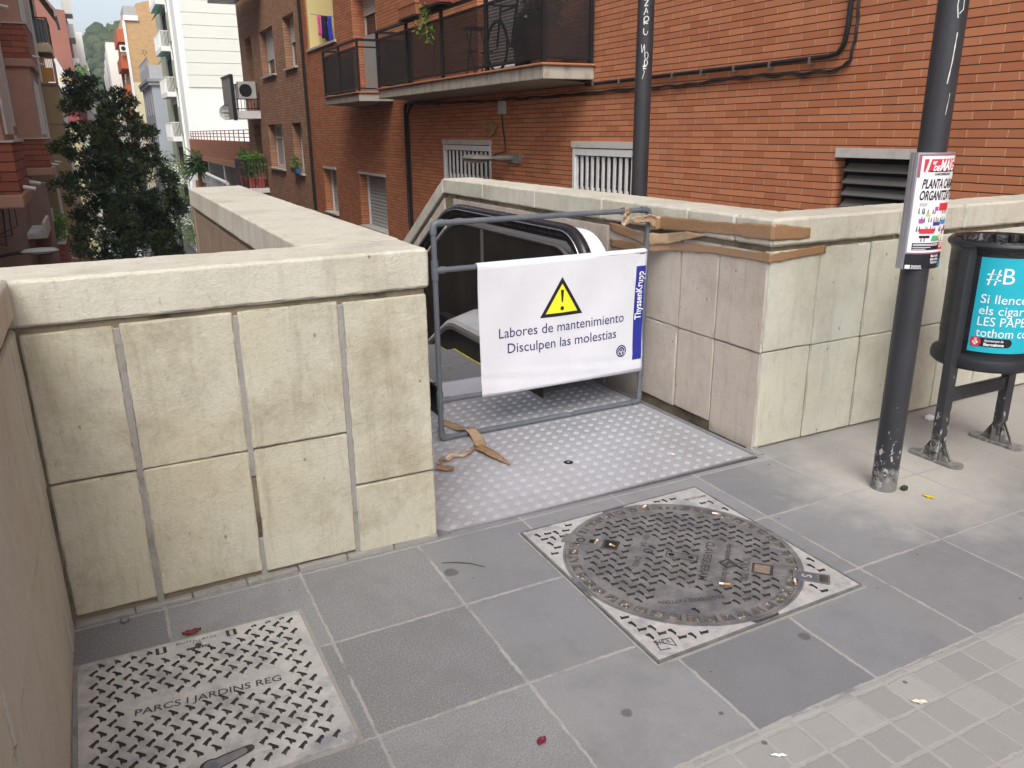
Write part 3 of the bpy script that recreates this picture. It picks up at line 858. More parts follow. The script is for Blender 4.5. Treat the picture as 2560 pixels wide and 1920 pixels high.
floor_tape("pointed tape end lying on the chequer plate, aimed away from the barrier", [(1.585, 3.545), (1.605, 3.47), (1.620, 3.38), (1.640, 3.275)], lambda t: .058 * (1 - .72 * max(0, t - .45) / .55), m_tape, zf=lambda t: .008 + .012 * (1 - t))
floor_tape("twisted tape strand on the chequer plate leading back to the left wall", [(1.60, 3.515), (1.555, 3.545), (1.52, 3.50), (1.475, 3.475), (1.42, 3.485), (1.37, 3.472), (1.335, 3.462), (1.325, 3.43)], lambda t: .030 + .012 * math.sin(t * 9), m_tape2,
           zf=lambda t: .010 + .008 * math.sin(t * 12) ** 2, twist=lambda t: .9 * math.sin(t * 8))
floor_tape("flat brown tape stub at the foot of the left wall on the chequer plate", [(1.295, 3.405), (1.335, 3.375), (1.368, 3.355)], .055, m_tape, zf=lambda t: .008 + .01 * (1 - t))
# ------------------------------------------------------------ cast iron covers
def iron(name, c1, c2, c3, rough=.45):
    t = NT(name)
    n = t.noise(11, 6, .72)
    c = t.mix(t.step(n, .36, .62), c1, c2)
    c = t.mix(t.math('MULTIPLY', t.step(t.noise(6.5, 6, .72, t.map(loc=(3, 7, 0))), .50, .66), .8), c, c3)
    c = t.mix(t.math('MULTIPLY', t.step(t.noise(60, 3, .6), .6, .75), .35), c, (.09, .085, .08))
    c = t.mix(t.math('MULTIPLY', t.step(t.noise(2.2, 6, .75, t.map(loc=(11, 1, 0))), .63, .72), .5), c, (.23, .17, .10))
    t.bump(t.noise(120, 4, .7), .25, .004)
    return t.out(c, t.math('ADD', rough, t.math('MULTIPLY', t.noise(8, 4), .2)), .35, .5)
m_iron_d = iron("iron_dark", (.125, .125, .13), (.235, .235, .238), (.10, .102, .135))
m_iron_l = iron("iron_worn_pale", (.40, .402, .40), (.53, .53, .52), (.24, .245, .27), .5)
m_dirt = M("packed_dirt", (.035, .032, .028), .95, var=.5, scale=30, dirt=(.12, .10, .08), dscale=20, dthr=(.5, .7))
m_grit = M("ring_grit", (.085, .075, .065), .95, var=.6, scale=50, dirt=(.30, .25, .20), dscale=40, dthr=(.5, .65), speck=(.7, .68, .62), sscale=75, sthr=(.66, .70), bump=.6)

def pierced(mb, outer, marks, z1, z0, mtop=0, mflo=1):
    """flat plate with sunk marks: real recesses with side walls and a dirt floor"""
    def ccw(lp):
        return lp if sum(p[0] * q[1] - q[0] * p[1] for p, q in zip(lp, lp[1:] + lp[:1])) > 0 else lp[::-1]
    outer, marks = ccw(outer), [ccw(m) for m in marks]
    V, E, Fc = [], [], []
    for lp in [outer] + marks:
        n = len(V); V += [Vector((p[0], p[1])) for p in lp]; Fc.append(list(range(n, n + len(lp))))
    v, e, f, ov, oe, of = geometry.delaunay_2d_cdt(V, [], Fc, 1, 1e-6)
    top, flo = [], []
    for face, org in zip(f, of):
        (flo if any(k > 0 for k in org) else top).append(tuple(face))
    mb.add([(p.x, p.y, z1) for p in v], top, mtop)
    mb.add([(p.x, p.y, z0) for p in v], flo, mflo)
    for lp in marks:
        n = len(lp)
        mb.add([(p[0], p[1], z1) for p in lp] + [(p[0], p[1], z0) for p in lp], [(i, (i + 1) % n, n + (i + 1) % n, n + i) for i in range(n)], mflo)
    n = len(outer)
    mb.add([(p[0], p[1], z1) for p in outer] + [(p[0], p[1], -.02) for p in outer], [(i, (i + 1) % n, n + (i + 1) % n, n + i) for i in range(n)], mtop)

def place(shape, c, ang, k=1.0):
    ca, sa = math.cos(ang), math.sin(ang)
    return [(c[0] + (x * ca - y * sa) * k, c[1] + (x * sa + y * ca) * k) for x, y in shape]
BOOT = [(-.0071, .0118), (-.0034, .0045), (.0183, .0021), (.0109, -.0091), (-.006, -.0061), (-.0116, -.0083), (-.0116, -.0031)]
ELL = [(-.0066, .0132), (.0052, .0131), (.0066, -.0104), (-.0018, -.0179), (-.0029, -.0023), (-.0093, .0071)]
GAM = [(-.0118, .0131), (-.0058, .0153), (.010, -.0021), (.0092, -.0096), (.0012, -.007), (-.0012, -.0126), (-.0034, -.0062), (-.0045, .0039)]
TALL = [(.0071, .0128), (.0115, .009), (.0106, .0009), (.0053, -.0003), (-.0004, -.0097), (-.0019, -.0139), (-.0043, -.0077), (-.0101, -.0021)]

# round manhole cover in a square frame
CX, CY, CR = 1.818, 2.158, .432
mh = thing("manhole_cover", "round dark iron manhole cover in a square pale frame", "manhole cover", (CX, CY, 0))
FR = [(1.362, 2.620), (2.283, 2.640), (2.270, 1.690), (1.352, 1.678)]
FR = [(1.360, 2.622), (2.280, 2.634), (2.272, 1.690), (1.352, 1.678)]
e1 = Vector((.69, -.725)).normalized(); e2 = Vector((-e1.y * -1, 0))  # placeholder
e2 = Vector((e1.y, -e1.x))            # letters run this way, their tops point along e1
def loc2(u, v): return (CX + e2.x * u + e1.x * v, CY + e2.y * u + e1.y * v)
CAV = math.atan2(e2.y, e2.x)
a_, b_ = Vector((-.0335, -.0352)), Vector((.0460, -.0480))
ctr = Vector((CX, CY))
def inside(poly, q):
    r_ = False
    n = len(poly)
    for i in range(n):
        (x1, y1), (x2, y2) = poly[i], poly[(i + 1) % n]
        if (y1 > q[1]) != (y2 > q[1]) and q[0] < (x2 - x1) * (q[1] - y1) / (y2 - y1) + x1: r_ = not r_
    return r_
keep_out = [(-.165, .165, .072, .130), (-.165, .165, .135, .215), (-.105, .105, .222, .268), (-.125, .145, -.205, -.118), (-.030, .030, -.066, .076), (-.050, .050, .250, .43), (-.048, .048, -.45, -.235), (.215, .345, -.055, .180)]
lid_marks, frame_marks = [], []
for i in range(-16, 17):
    for j in range(-14, 15):
        for kind in (0, 1):
            p = Vector((1.5337, 2.2665)) + a_ * i + b_ * j + (Vector((.0371, -.0099)) if kind else Vector((0, 0)))
            d = p - ctr
            u, v = d.dot(e2), d.dot(e1)
            mk = place(ELL if kind else BOOT, p, random.uniform(-.05, .05), 1.22)
            if d.length < CR - .058:
                du, dv = u - .285, v - .095
                rx, ry = du * math.cos(rad(62)) - dv * math.sin(rad(62)), du * math.sin(rad(62)) + dv * math.cos(rad(62))
                if abs(rx) < .145 and abs(ry) < .036: continue
                if not any(k[0] < u < k[1] and k[2] < v < k[3] for k in keep_out): lid_marks.append(mk)
            elif d.length > .47:
                inn = [((q[0] - CX) * 1.045 + CX, (q[1] - CY) * 1.045 + CY) for q in mk]
                if all(inside(FR, q) for q in inn) and all((Vector(q) - ctr).length > .464 for q in mk):
                    if not (abs(u) < .05 and v > .40) and not (p.x > 2.13 and p.y > 2.505) and not (p.x < 1.475 and p.y < 1.79 and p.x + p.y < 3.24 and p.x > 1.37): frame_marks.append(mk)
b = MB()
ncir = 72
circle = lambda r, n=ncir: [(CX + r * math.cos(2 * math.pi * k / n), CY + r * math.sin(2 * math.pi * k / n)) for k in range(n)]
# four corner webs of the frame around the lid (one outline with the circle cut away)
webs = []
for k in range(4):
    A, Bc, Cc = FR[k - 1], FR[k], FR[(k + 1) % 4]
    aB = math.atan2(Bc[1] - CY, Bc[0] - CX)
    arc = []
    for s_ in range(-20, 21):
        a = aB + rad(s_ * 1.92)
        arc.append((CX + .458 * math.cos(a), CY + .458 * math.sin(a)))
    def edge_pt(P, Qp, q):
        P, Qp, q = Vector(P), Vector(Qp), Vector(q)
        d = (Qp - P).normalized(); t_ = (q - P).dot(d)
        return tuple(P + d * t_)
    # clip arc ends on to the frame edges
    first, last = arc[0], arc[-1]
    c1 = edge_pt(Bc, Cc, first) if abs((Vector(Cc) - Vector(Bc)).normalized().cross(Vector(first) - Vector(Bc))) < abs((Vector(A) - Vector(Bc)).normalized().cross(Vector(first) - Vector(Bc))) else edge_pt(Bc, A, first)
    c2 = edge_pt(Bc, Cc, last) if abs((Vector(Cc) - Vector(Bc)).normalized().cross(Vector(last) - Vector(Bc))) < abs((Vector(A) - Vector(Bc)).normalized().cross(Vector(last) - Vector(Bc))) else edge_pt(Bc, A, last)
    shr = lambda p: (Bc[0] + (p[0] - Bc[0]) * .97 - (Bc[0] - CX) * .012, Bc[1] + (p[1] - Bc[1]) * .97 - (Bc[1] - CY) * .012)
    poly = [(Bc[0] - (Bc[0] - CX) * .012, Bc[1] - (Bc[1] - CY) * .012), shr(c2)] + arc[::-1][1:-1] + [shr(c1)]
    poly = [p for p in poly]
    mine = [m for m in frame_marks if all(inside(poly, q) for q in m)]
    pierced(b, poly, mine, .009, .001)
fr = b.build("frame", [m_iron_l, m_dirt], mh)
b = MB(); b.prism([((p[0] - CX) * 1.008 + CX, (p[1] - CY) * 1.008 + CY) for p in FR], 'z', -.02, .003); b.build("frame_seat", m_dirt, mh)
b = MB()
for (p, q) in zip(FR, FR[1:] + FR[:1]):
    b.bar((p[0], p[1], .006), (q[0], q[1], .006), .007, .008)
b.lathe([(.458, .004), (.458, .0095), (.449, .0095), (.449, .004)], (CX, CY, 0), 72)
b.build("frame_rim", m_iron_d, mh)
b = MB(); b.prism([((p[0] - CX) * 1.03 + CX, (p[1] - CY) * 1.03 + CY) for p in FR], 'z', -.03, .0022); b.build("mortar_bed", m_mortar, mh)
b = MB()
pierced(b, circle(CR - .033), lid_marks, .011, .0055)
lid = b.build("lid", [m_iron_d, m_dirt], mh)
b = MB(); b.lathe([(CR - .034, .004), (CR + .016, .0035)], (CX, CY, .001), 72); b.build("ring_dirt", m_grit, lid)
b = MB()
for k in range(44):
    a = 2 * math.pi * (k + .5) / 44
    if abs(math.atan2(math.sin(a - math.atan2(e1.y, e1.x)), math.cos(a - math.atan2(e1.y, e1.x)))) < .16: continue
    ca, sa = math.cos(a), math.sin(a)
    b.prism([(CX + r * ca - t_ * sa, CY + r * sa + t_ * ca) for r, t_ in ((CR - .036, -.0085), (CR + .004, -.0075), (CR + .004, .0075), (CR - .036, .0085))], 'z', .003, .0108)
b.lathe([(CR + .016, .004), (CR + .016, .0108), (CR + .004, .0108), (CR + .004, .004)], (CX, CY, 0), 72)
b.build("lid_teeth", m_iron_d, lid)
def plate(mb, u0, u1, v0, v1, z0, z1, mi=0, ch=.004):
    P = [loc2(u0 + ch, v0), loc2(u1 - ch, v0), loc2(u1, v0 + ch), loc2(u1, v1 - ch), loc2(u1 - ch, v1), loc2(u0 + ch, v1), loc2(u0, v1 - ch), loc2(u0, v0 + ch)]
    mb.prism(P, 'z', z0, z1, mi)
b = MB()                                         # lifting slot in the middle
plate(b, -.018, .018, -.052, .062, .0112, .0118, 0); plate(b, -.023, .023, -.057, .067, .010, .0114, 1)
b.lathe([(0, .0122), (.013, .0122)], (*loc2(0, -.036), 0), 16, mi=2); b.lathe([(0, .0122), (.011, .0122)], (*loc2(0, .040), 0), 16, mi=2)
b.build("lifting_slot", [m_iron_d, m_dirt, m_dark], lid)
b = MB()                                         # hinge strap and locking pocket on the left
plate(b, -.026, .026, -.425, -.31, .0108, .0122, 0); plate(b, -.038, .038, -.31, -.245, .0108, .0118, 1); plate(b, -.028, .028, -.300, -.255, .0112, .0122, 2)
plate(b, -.018, .012, -.365, -.338, .0112, .0126, 2); plate(b, -.035, .035, -.475, -.425, .004, .012, 0)
b.lathe([(.010, .0124), (.019, .0124)], (*loc2(0, -.400), 0), 20, mi=1)
b.build("hinge_strap", [m_iron_d, m_dirt, m_dark], lid)
b = MB()                                         # opening pocket and S plate on the right
plate(b, -.038, .038, .268, .345, .0108, .0118, 1); plate(b, -.029, .029, .277, .334, .0112, .0123, 3)
for k in (-1, 0, 1): plate(b, k * .026 - .005, k * .026 + .005, .345, .405, .0108, .0122, 0)
plate(b, -.034, .034, .415, .545, .003, .0115, 0); plate(b, -.028, .028, .425, .500, .0116, .0122, 2); plate(b, -.024, .024, .508, .538, .0116, .0124, 1)
b.build("key_pocket", [m_iron_d, m_dirt, M("iron_blue_grey", (.13, .135, .165), .4, .4), M("rust_dirt", (.20, .15, .12), .9, var=.5, scale=60)], mh)
m_letter = M("iron_lettering", (.055, .053, .05), .6, .3)
b = MB()
def lid_text(body, size, u, v, fit, rot=0, z=.0119, **k):
    tx, ff = text_mesh(body, size, 'CENTER', fit=fit, **k)
    c_, s_ = math.cos(rot), math.sin(rot)
    b.add([(*loc2(u + x * c_ - y * s_, v + x * s_ + y * c_), z) for x, y, _ in tx], ff)
lid_text("CLAVEGUERAM", .046, 0, .085, .30, bold=.0006)
lid_text("Ajuntament", .036, -.095, .165, .125)
lid_text("de Barcelona", .036, .105, .165, .145)
lid_text("SOLO 700", .040, .02, .232, .17)
lid_text("EN 124", .034, -.075, -.165, .09); lid_text("D400", .036, .095, -.165, .075)
lid_text("REGISTERED PATTERN", .030, .285, .075, .24, rad(-62))
# coat of arms: a lozenge with cross and pales, and a crown
for o_ in (.034, .028):
    Lz = [(0, -o_ * 1.0), (o_ * 1.05, 0), (0, o_ * 1.0), (-o_ * 1.05, 0)]
    for p, q in zip(Lz, Lz[1:] + Lz[:1]): b.bar((*loc2(p[0] + .0, .178 + p[1]), .0122), (*loc2(q[0] + .0, .178 + q[1]), .0122), .0022, .0008)
for p, q in (((0, -.028), (0, .028)), ((-.028, 0), (.028, 0)), ((.009, -.018), (.009, 0)), ((.017, -.010), (.017, 0)), ((-.009, 0), (-.009, .018)), ((-.016, 0), (-.016, .010))):
    b.bar((*loc2(p[0], .178 + p[1]), .0122), (*loc2(q[0], .178 + q[1]), .0122), .0022, .0008)
for k in range(10):
    a0, a1 = rad(36 * k), rad(36 * (k + 1))
    b.bar((*loc2(.014 * math.cos(a0), .226 + .010 * math.sin(a0) - .006), .0122), (*loc2(.014 * math.cos(a1), .226 + .010 * math.sin(a1) - .006), .0122), .002, .0008)
for k in range(12):
    a0, a1 = rad(30 * k), rad(30 * (k + 1))
    for rx in (.020, .009):
        b.bar((*loc2(rx * math.cos(a0), -.125 + .018 * math.sin(a0)), .0122), (*loc2(rx * math.cos(a1), -.125 + .018 * math.sin(a1)), .0122), .0018, .0008)
b.build("lettering", m_letter, lid)
b = MB()
lid_text("S", .050, 0, .447, None, rad(0), .0126, bold=.001)
b.build("lettering", m_iron_l, mh)
b = MB()
def fr_text(body, c, size, fit, rot):
    tx, ff = text_mesh(body, size, 'CENTER', fit=fit)
    c_, s_ = math.cos(rot), math.sin(rot)
    b.add([(c[0] + x * c_ - y * s_, c[1] + x * s_ + y * c_, .0100) for x, y, _ in tx], ff)
fr_text("EN124 - D400", (2.205, 2.530), .026, .11, rad(-5))
fr_text("33/5", (1.425, 1.765), .034, .055, rad(170))
for p, q in (((1.392, 1.720), (1.402, 1.765)), ((1.402, 1.765), (1.452, 1.715)), ((1.452, 1.715), (1.460, 1.757)), ((1.392, 1.720), (1.425, 1.712)), ((1.430, 1.762), (1.460, 1.757))):
    b.bar((*p, .0098), (*q, .0098), .003, .0008)
b.build("lettering", m_letter, fr)

# square service cover at lower left
GXa, GXb, GYa, GYb = -.262, .408, 1.806, 2.492
gu = thing("service_cover", "square pale iron service cover of the parks department at lower left", "utility cover", (.07, 2.15, 0))
skew = lambda x, y: (x - .012 * (y - 2.15), y - .022 * (x - .07))
G4 = [skew(GXa, GYb), skew(GXb, GYb), skew(GXb, GYa), skew(GXa, GYa)]
marks = []
for i in range(-2, 16):
    for j in range(-1, 12):
        for kind in (0, 1):
            x, y = -.2101 + i * .0463 + (.0248 if kind else 0), 2.4756 - j * .0672 - (.0322 if kind else 0)
            if not (GXa + .018 < x < GXb - .018 and GYa + .018 < y < GYb + .004): continue
            if y > 2.44 and (-.062 < x < .218): continue                      # blank title strip
            if y > 2.41 and .02 < x < .13: continue
            tv = y - (2.190 - .092 * (x - .08))
            if -.160 < x < .300 and -.040 < tv < .042: continue                # lettering strip
            if -.005 < x < .185 and abs(y - 1.887 - (x - .08) * .15) < .050: continue
            marks.append(place(GAM if kind == 0 else TALL, (x, y), random.uniform(-.05, .05), 1.28))
b = MB(); pierced(b, [skew(GXa + .006, GYb - .006), skew(GXb - .006, GYb - .006), skew(GXb - .006, GYa + .006), skew(GXa + .006, GYa + .006)], marks, .008, .0015)
lid2 = b.build("lid", [m_iron_l, m_dirt], gu)
b = MB()
for p, q in zip(G4, G4[1:] + G4[:1]): b.bar((*p, .003), (*q, .003), .016, .009)
b.build("frame", m_iron_l, gu)
b = MB(); b.prism([((p[0] - .07) * 1.065 + .07, (p[1] - 2.15) * 1.065 + 2.15) for p in G4], 'z', -.02, .002); b.build("mortar_bed", m_mortar, gu)
b = MB(); b.prism([((p[0] - .07) * 1.008 + .07, (p[1] - 2.15) * 1.008 + 2.15) for p in G4], 'z', -.02, .0035); b.build("seat_gap", m_dirt, gu)
b = MB()
def gtext(body, p0, p1, size, z=.0088, **k):
    p0, p1 = Vector(p0), Vector(p1); d = p1 - p0
    tx, ff = text_mesh(body, size, 'LEFT', fit=d.length, **k)
    d.normalize(); n_ = Vector((-d.y, d.x))
    b.add([(p0.x + d.x * x + n_.x * y, p0.y + d.y * x + n_.y * y, z) for x, y, _ in tx], ff)
gtext("PARCS I JARDINS REG", (-.125, 2.176), (.283, 2.140), .040, bold=.0004)
gtext("EN124", (.012, 2.474), (.058, 2.471), .016); gtext("B125", (.092, 2.469), (.136, 2.466), .016)
gtext("33/5", (.060, 2.455), (.088, 2.453), .012); gtext("BENITO", (.040, 2.430), (.112, 2.424), .015, bold=.0012)
b.lathe([(0, .0089), (.011, .0089)], (.077, 2.444, 0), 12)
for p, q in (((.064, 2.466), (.066, 2.478)), ((.066, 2.478), (.082, 2.464)), ((.082, 2.464), (.084, 2.476))): b.bar((*p, .0088), (*q, .0088), .0016, .0006)
b.build("lettering", m_letter, lid2)
for cx in (-.030, .187):
    b = MB()
    b.prism([skew(cx + x, 2.464 + y - (0 if cx < 0 else -.002)) for x, y in ((-.0165, -.016), (.0165, -.016), (.0165, .020), (-.0165, .020))], 'z', .0082, .0088, 0)
    b.prism([skew(cx + x, 2.464 + y) for x, y in ((-.006, -.013), (.006, -.013), (.006, .018), (-.006, .018))], 'z', .0082, .0096, 1)
    b.build("key_slot", [m_dirt, m_iron_l], lid2)
b = MB()
key = [(.045 + .030 * math.cos(rad(a)), 1.872 + .030 * math.sin(rad(a))) for a in range(60, 335, 15)]
key = key + [(.150, 1.880), (.158, 1.886), (.161, 1.895), (.156, 1.906), (.145, 1.909), (.075, 1.902)]
cxk = sum(p[0] for p in key) / len(key); cyk = sum(p[1] for p in key) / len(key)
sc_ = lambda k, z: [(cxk + (p[0] - cxk) * k, cyk + (p[1] - cyk) * k, z) for p in key]
o_, i_ = sc_(1.0, .0092), sc_(.80, .0092); n = len(key)
b.add(o_ + i_, [(k, (k + 1) % n, n + (k + 1) % n, n + k) for k in range(n)], 0)
b.add(sc_(.80, .0086), [tuple(range(n))], 1)
b.lathe([(0, .0098), (.018, .0098), (.0205, .0088)], (.045, 1.872, 0), 20, mi=2)
b.build("key_hole", [m_dirt, M("iron_mid", (.22, .22, .23), .45, .5, var=.3, scale=40), M("iron_plug", (.16, .17, .21), .35, .6, var=.3, scale=30)], lid2)

# ------------------------------------------------------------ poles
def pole_mat():
    t = NT("pole_paint")
    c = t.mix(t.noise(7, 5, .6), (.020, .021, .026), (.042, .043, .050))
    z = t.xyz()[2]
    dens = t.math('MULTIPLY', t.step(z, .62, .0), .20)            # paint knocked off low down by feet and bins
    v = t.noise(34, 4, .7, t.map(scale=(1, 1, .55)))
    c = t.mix(t.math('MULTIPLY', t.step(t.math('ADD', v, dens), .735, .765), 1.0), c, (.42, .41, .39))
    c = t.mix(t.math('MULTIPLY', t.step(t.math('ADD', t.noise(26, 5, .75), t.math('MULTIPLY', t.step(z, .22, 0), .36)), .70, .80), .8), c, (.20, .195, .185))
    c = t.mix(t.math('MULTIPLY', t.step(t.noise(3, 5, .7), .58, .74), .35), c, (.075, .076, .08))
    t.bump(t.noise(60, 3), .12, .004)
    return t.out(c, .40, 0, .45)
m_pole = pole_mat()
m_graf = M("marker_white", (.62, .62, .62), .6, var=.2, scale=40)
def on_pole(c, R_, a0, z0):
    """flat (u, v) on to the tube, u along the circumference"""
    def f(u, v, out=.0012):
        a = a0 + u / R_
        return (c[0] + (R_ + out) * math.cos(a), c[1] + (R_ + out) * math.sin(a), z0 + v)
    return f
def stroke(mb, f, pts, w_):
    P = []
    for (x1, y1), (x2, y2) in zip(pts, pts[1:]):
        n = max(2, int(math.hypot(x2 - x1, y2 - y1) / .008))
        for k in range(n + (0)): P.append((x1 + (x2 - x1) * k / n, y1 + (y2 - y1) * k / n))
    P.append(pts[-1])
    rows = []
    for i, p in enumerate(P):
        a, c = P[max(0, i - 1)], P[min(len(P) - 1, i + 1)]
        d = Vector((c[0] - a[0], c[1] - a[1]))
        d = d.normalized() if d.length > 1e-9 else Vector((1, 0))
        hw_ = w_ * .5 * (.75 + .5 * noise.noise(Vector((p[0] * 40, p[1] * 40, 0))))
        rows.append([f(p[0] - d.y * hw_, p[1] + d.x * hw_), f(p[0] + d.y * hw_, p[1] - d.x * hw_)])
    mb.grid(rows)
LP = (3.42, 4.74)
lp = thing("post", "tall black post behind the wall with white marker tags", "post", (LP[0], LP[1], 0))
b = MB(); b.lathe([(.0565, 0), (.0555, 7.0)], (LP[0], LP[1], 0), 32); b.build("shaft", m_pole, lp, smooth=True)
ca_ = math.atan2(-LP[1], -LP[0])
pf = on_pole(LP, .0565, ca_, 0)
b = MB()
tw = lambda u, v: (-u, v)
def gs(pts, w_=.008): stroke(b, pf, [(p[0], 2.403 + (p[1] - Z0 - .03) * .632) for p in pts], w_)
Z0 = 2.735
def arcp(cx, cy, rx, ry, a0, a1, n=12): return [(cx + rx * math.cos(rad(a0 + (a1 - a0) * k / n)), cy + ry * math.sin(rad(a0 + (a1 - a0) * k / n))) for k in range(n + 1)]
gs([(-.014, Z0 + .03), (.014, Z0 + .03), (-.010, Z0 - .028), (.013, Z0 - .022)])                                     # Z
gs([(-.012, Z0 - .112), (.002, Z0 - .045), (.013, Z0 - .098)]); gs([(-.006, Z0 - .085), (.010, Z0 - .080)], .007)         # A
gs([(-.008, Z0 - .205), (-.010, Z0 - .150)] + arcp(.006, Z0 - .150, .014, .024, 150, -60) + [(-.014, Z0 - .182), (.016, Z0 - .196)])   # R
gs([(-.010, Z0 - .240)] + arcp(.003, Z0 - .275, .013, .028, 170, 370))                                                # U
gs([(-.022, Z0 - .395), (-.016, Z0 - .480), (-.002, Z0 - .395), (.004, Z0 - .515)], .006)                              # N
gs(arcp(.014, Z0 - .505, .012, .034, 150, 500, 16), .006)
gs([(.004, Z0 - .60), (.002, Z0 - .555)] + arcp(.010, Z0 - .575, .013, .028, 130, -80) + [(-.004, Z0 - .60)], .007)
gs([(-.010, Z0 - .610), (.016, Z0 - .612)]); gs([(-.006, Z0 - .630), (.016, Z0 - .634)]); gs([(.002, Z0 - .60), (-.001, Z0 - .655), (.006, Z0 - .66), (-.008, Z0 - .735)], .005)
b.build("marker_tag", m_graf, lp)

RP = (3.052, 2.228)
rp = thing("post", "black post on the pavement with chipped paint, carrying the map box", "post", (RP[0], RP[1], 0))
RR = .0555
b = MB(); b.lathe([(RR, -.02), (RR, 7.0)], (RP[0], RP[1], 0), 36); b.build("shaft", m_pole, rp, smooth=True)
b = MB(); rough_box(b, RP[0] + .045, RP[0] + .075, RP[1] - .075, RP[1] - .05, 0, .022, .01, .006, .004, .003)
b.build("bolt_stub", m_dirt, rp, smooth=True)
ca2 = math.atan2(-RP[1], -RP[0])
pf = on_pole(RP, RR, ca2, 0)
b = MB()
stroke(b, lambda u, v: pf(u, v), [(.022, 2.10), (.016, 2.035), (.024, 1.99)], .0045)
stroke(b, lambda u, v: pf(u, v), [(.022, 2.10), (.038, 2.075), (.040, 2.02), (.026, 2.005)], .0045)
stroke(b, lambda u, v: pf(u, v), [(.030, 1.94), (.026, 1.83), (.019, 1.755)], .005)
stroke(b, lambda u, v: pf(u, v), [(.036, 1.72), (.030, 1.64)], .003)
b.build("marker_tag", m_graf, rp)

# ------------------------------------------------------------ map box on the pole
BN = Vector((-.20, -.98)).normalized()         # facing
BT = Vector((-BN.y, BN.x)) * -1                # to the viewer's right when facing it
if BT.x < 0: BT = -BT
bx = thing("map_box", "silver map box on the right black post, pasted with a red and black poster", "poster box", (RP[0], RP[1], 1.26))
ZB0, ZB1 = 1.028, 1.497
HWd, Dp, Bul = .122, .070, .030
BK = .735
def boxp(u, d, z):
    u *= BK
    return (RP[0] + BT.x * u + BN.x * d, RP[1] + BT.y * u + BN.y * d, z)
def front(u, z, out=0.0):
    k = u / HWd
    return boxp(u, .030 + Bul * (1 - k * k) + out, z)
NN = 18
pl_ = [(-HWd + 2 * HWd * i / NN) for i in range(NN + 1)]
b = MB()
outl = [(u, .030 + Bul * (1 - (u / HWd) ** 2)) for u in pl_] + [(HWd, -.014), (-HWd, -.014)]
vs0 = [boxp(u, d, ZB0) for u, d in outl]; vs1 = [boxp(u, d, ZB1) for u, d in outl]
n = len(outl)
b.add(vs0 + vs1, [tuple(range(n)), tuple(range(2 * n - 1, n - 1, -1))] + [(i, (i + 1) % n, n + (i + 1) % n, n + i) for i in range(n)])
m_silver = M("box_silver", (.40, .41, .44), .4, .55, var=.1, scale=12, dirt=(.28, .28, .29), dscale=7, dthr=(.55, .75))
box_o = b.build("housing", m_silver, bx)
b = MB()
for d in (.0, .026): b.box(0, 0, 0, 0, 0, 0)
b = MB()
for d in (.006, .022): b.bar(boxp(-HWd - .001, d, ZB0), boxp(-HWd - .001, d, ZB1), .002, .003)
b.build("side_groove", M("groove_dark", (.30, .30, .32), .5), bx)
def fpatch(mb, u0, u1, z0, z1, out, mi=0):
    mb.grid([[front(u0 + (u1 - u0) * i / 12, z0 + (z1 - z0) * j, out) for j in (0, 1)] for i in range(13)], mi)
m_pink = M("sticker_maroon", (.30, .10, .14), .6, var=.2)
m_paper = M("poster_paper", (.72, .71, .74), .7, var=.05, scale=20, dirt=(.60, .60, .62), dscale=9, dthr=(.55, .8))
m_red = M("poster_red", (.55, .035, .05), .6)
m_pcol = [M("poster_violet", (.35, .08, .32), .6), M("poster_blue", (.03, .25, .60), .6), M("poster_green", (.05, .40, .18), .6), M("poster_yellow", (.70, .62, .06), .6), M("poster_navy", (.05, .05, .22), .6), M("poster_pale_green", (.45, .55, .22), .6), M("poster_grey", (.45, .45, .45), .6)]
b = MB()
fpatch(b, -.117, .117, 1.085, 1.490, .0012, 0)                                   # older poster edges
b.build("old_sticker", m_pink, bx)
b = MB(); fpatch(b, -.105, .119, 1.098, 1.484, .0022, 0)
fpatch(b, -.117, -.098, 1.098, 1.40, .0020, 0)
po = b.build("poster", m_paper, bx)
FP = lambda o: (lambda x0, z0: (lambda x, y: front(min(max(x0 + x, -.1215), .1215), z0 + y, o)))
b = MB(); fpatch(b, -.092, .118, 1.422, 1.472, .0030, 0); b.build("red_title_band", m_red, po)
b = MB(); fpatch(b, -.060, .118, 1.422, 1.428, .0034, 0); b.build("title_shadow", m_bk, po)
b = MB()
put_text(b, "1", .070, FP(.0040)(-.085, 1.424), bold=.0014, shear=.25, fit=.026); put_text(b, "er", .026, FP(.0040)(-.052, 1.452), bold=.0006, shear=.25); put_text(b, "DE", .028, FP(.0040)(-.046, 1.427), bold=.0012, shear=.25)
put_text(b, "MAIG", .060, FP(.0040)(-.008, 1.427), bold=.0016, shear=.25, fit=.118)
b.build("lettering", m_pw, po)
b = MB()
put_text(b, "ANARCOSINDICALISTA", .012, FP(.0034)(-.035, 1.409), bold=.0004, shear=.25, fit=.115)
put_text(b, "PLANTA CARA", .052, FP(.0034)(-.090, 1.358), bold=.0012, shear=.22, fit=.209)
put_text(b, "ORGANITZA'T", .052, FP(.0034)(-.094, 1.312), bold=.0012, shear=.22, fit=.213)
b.build("lettering", m_bk, po)
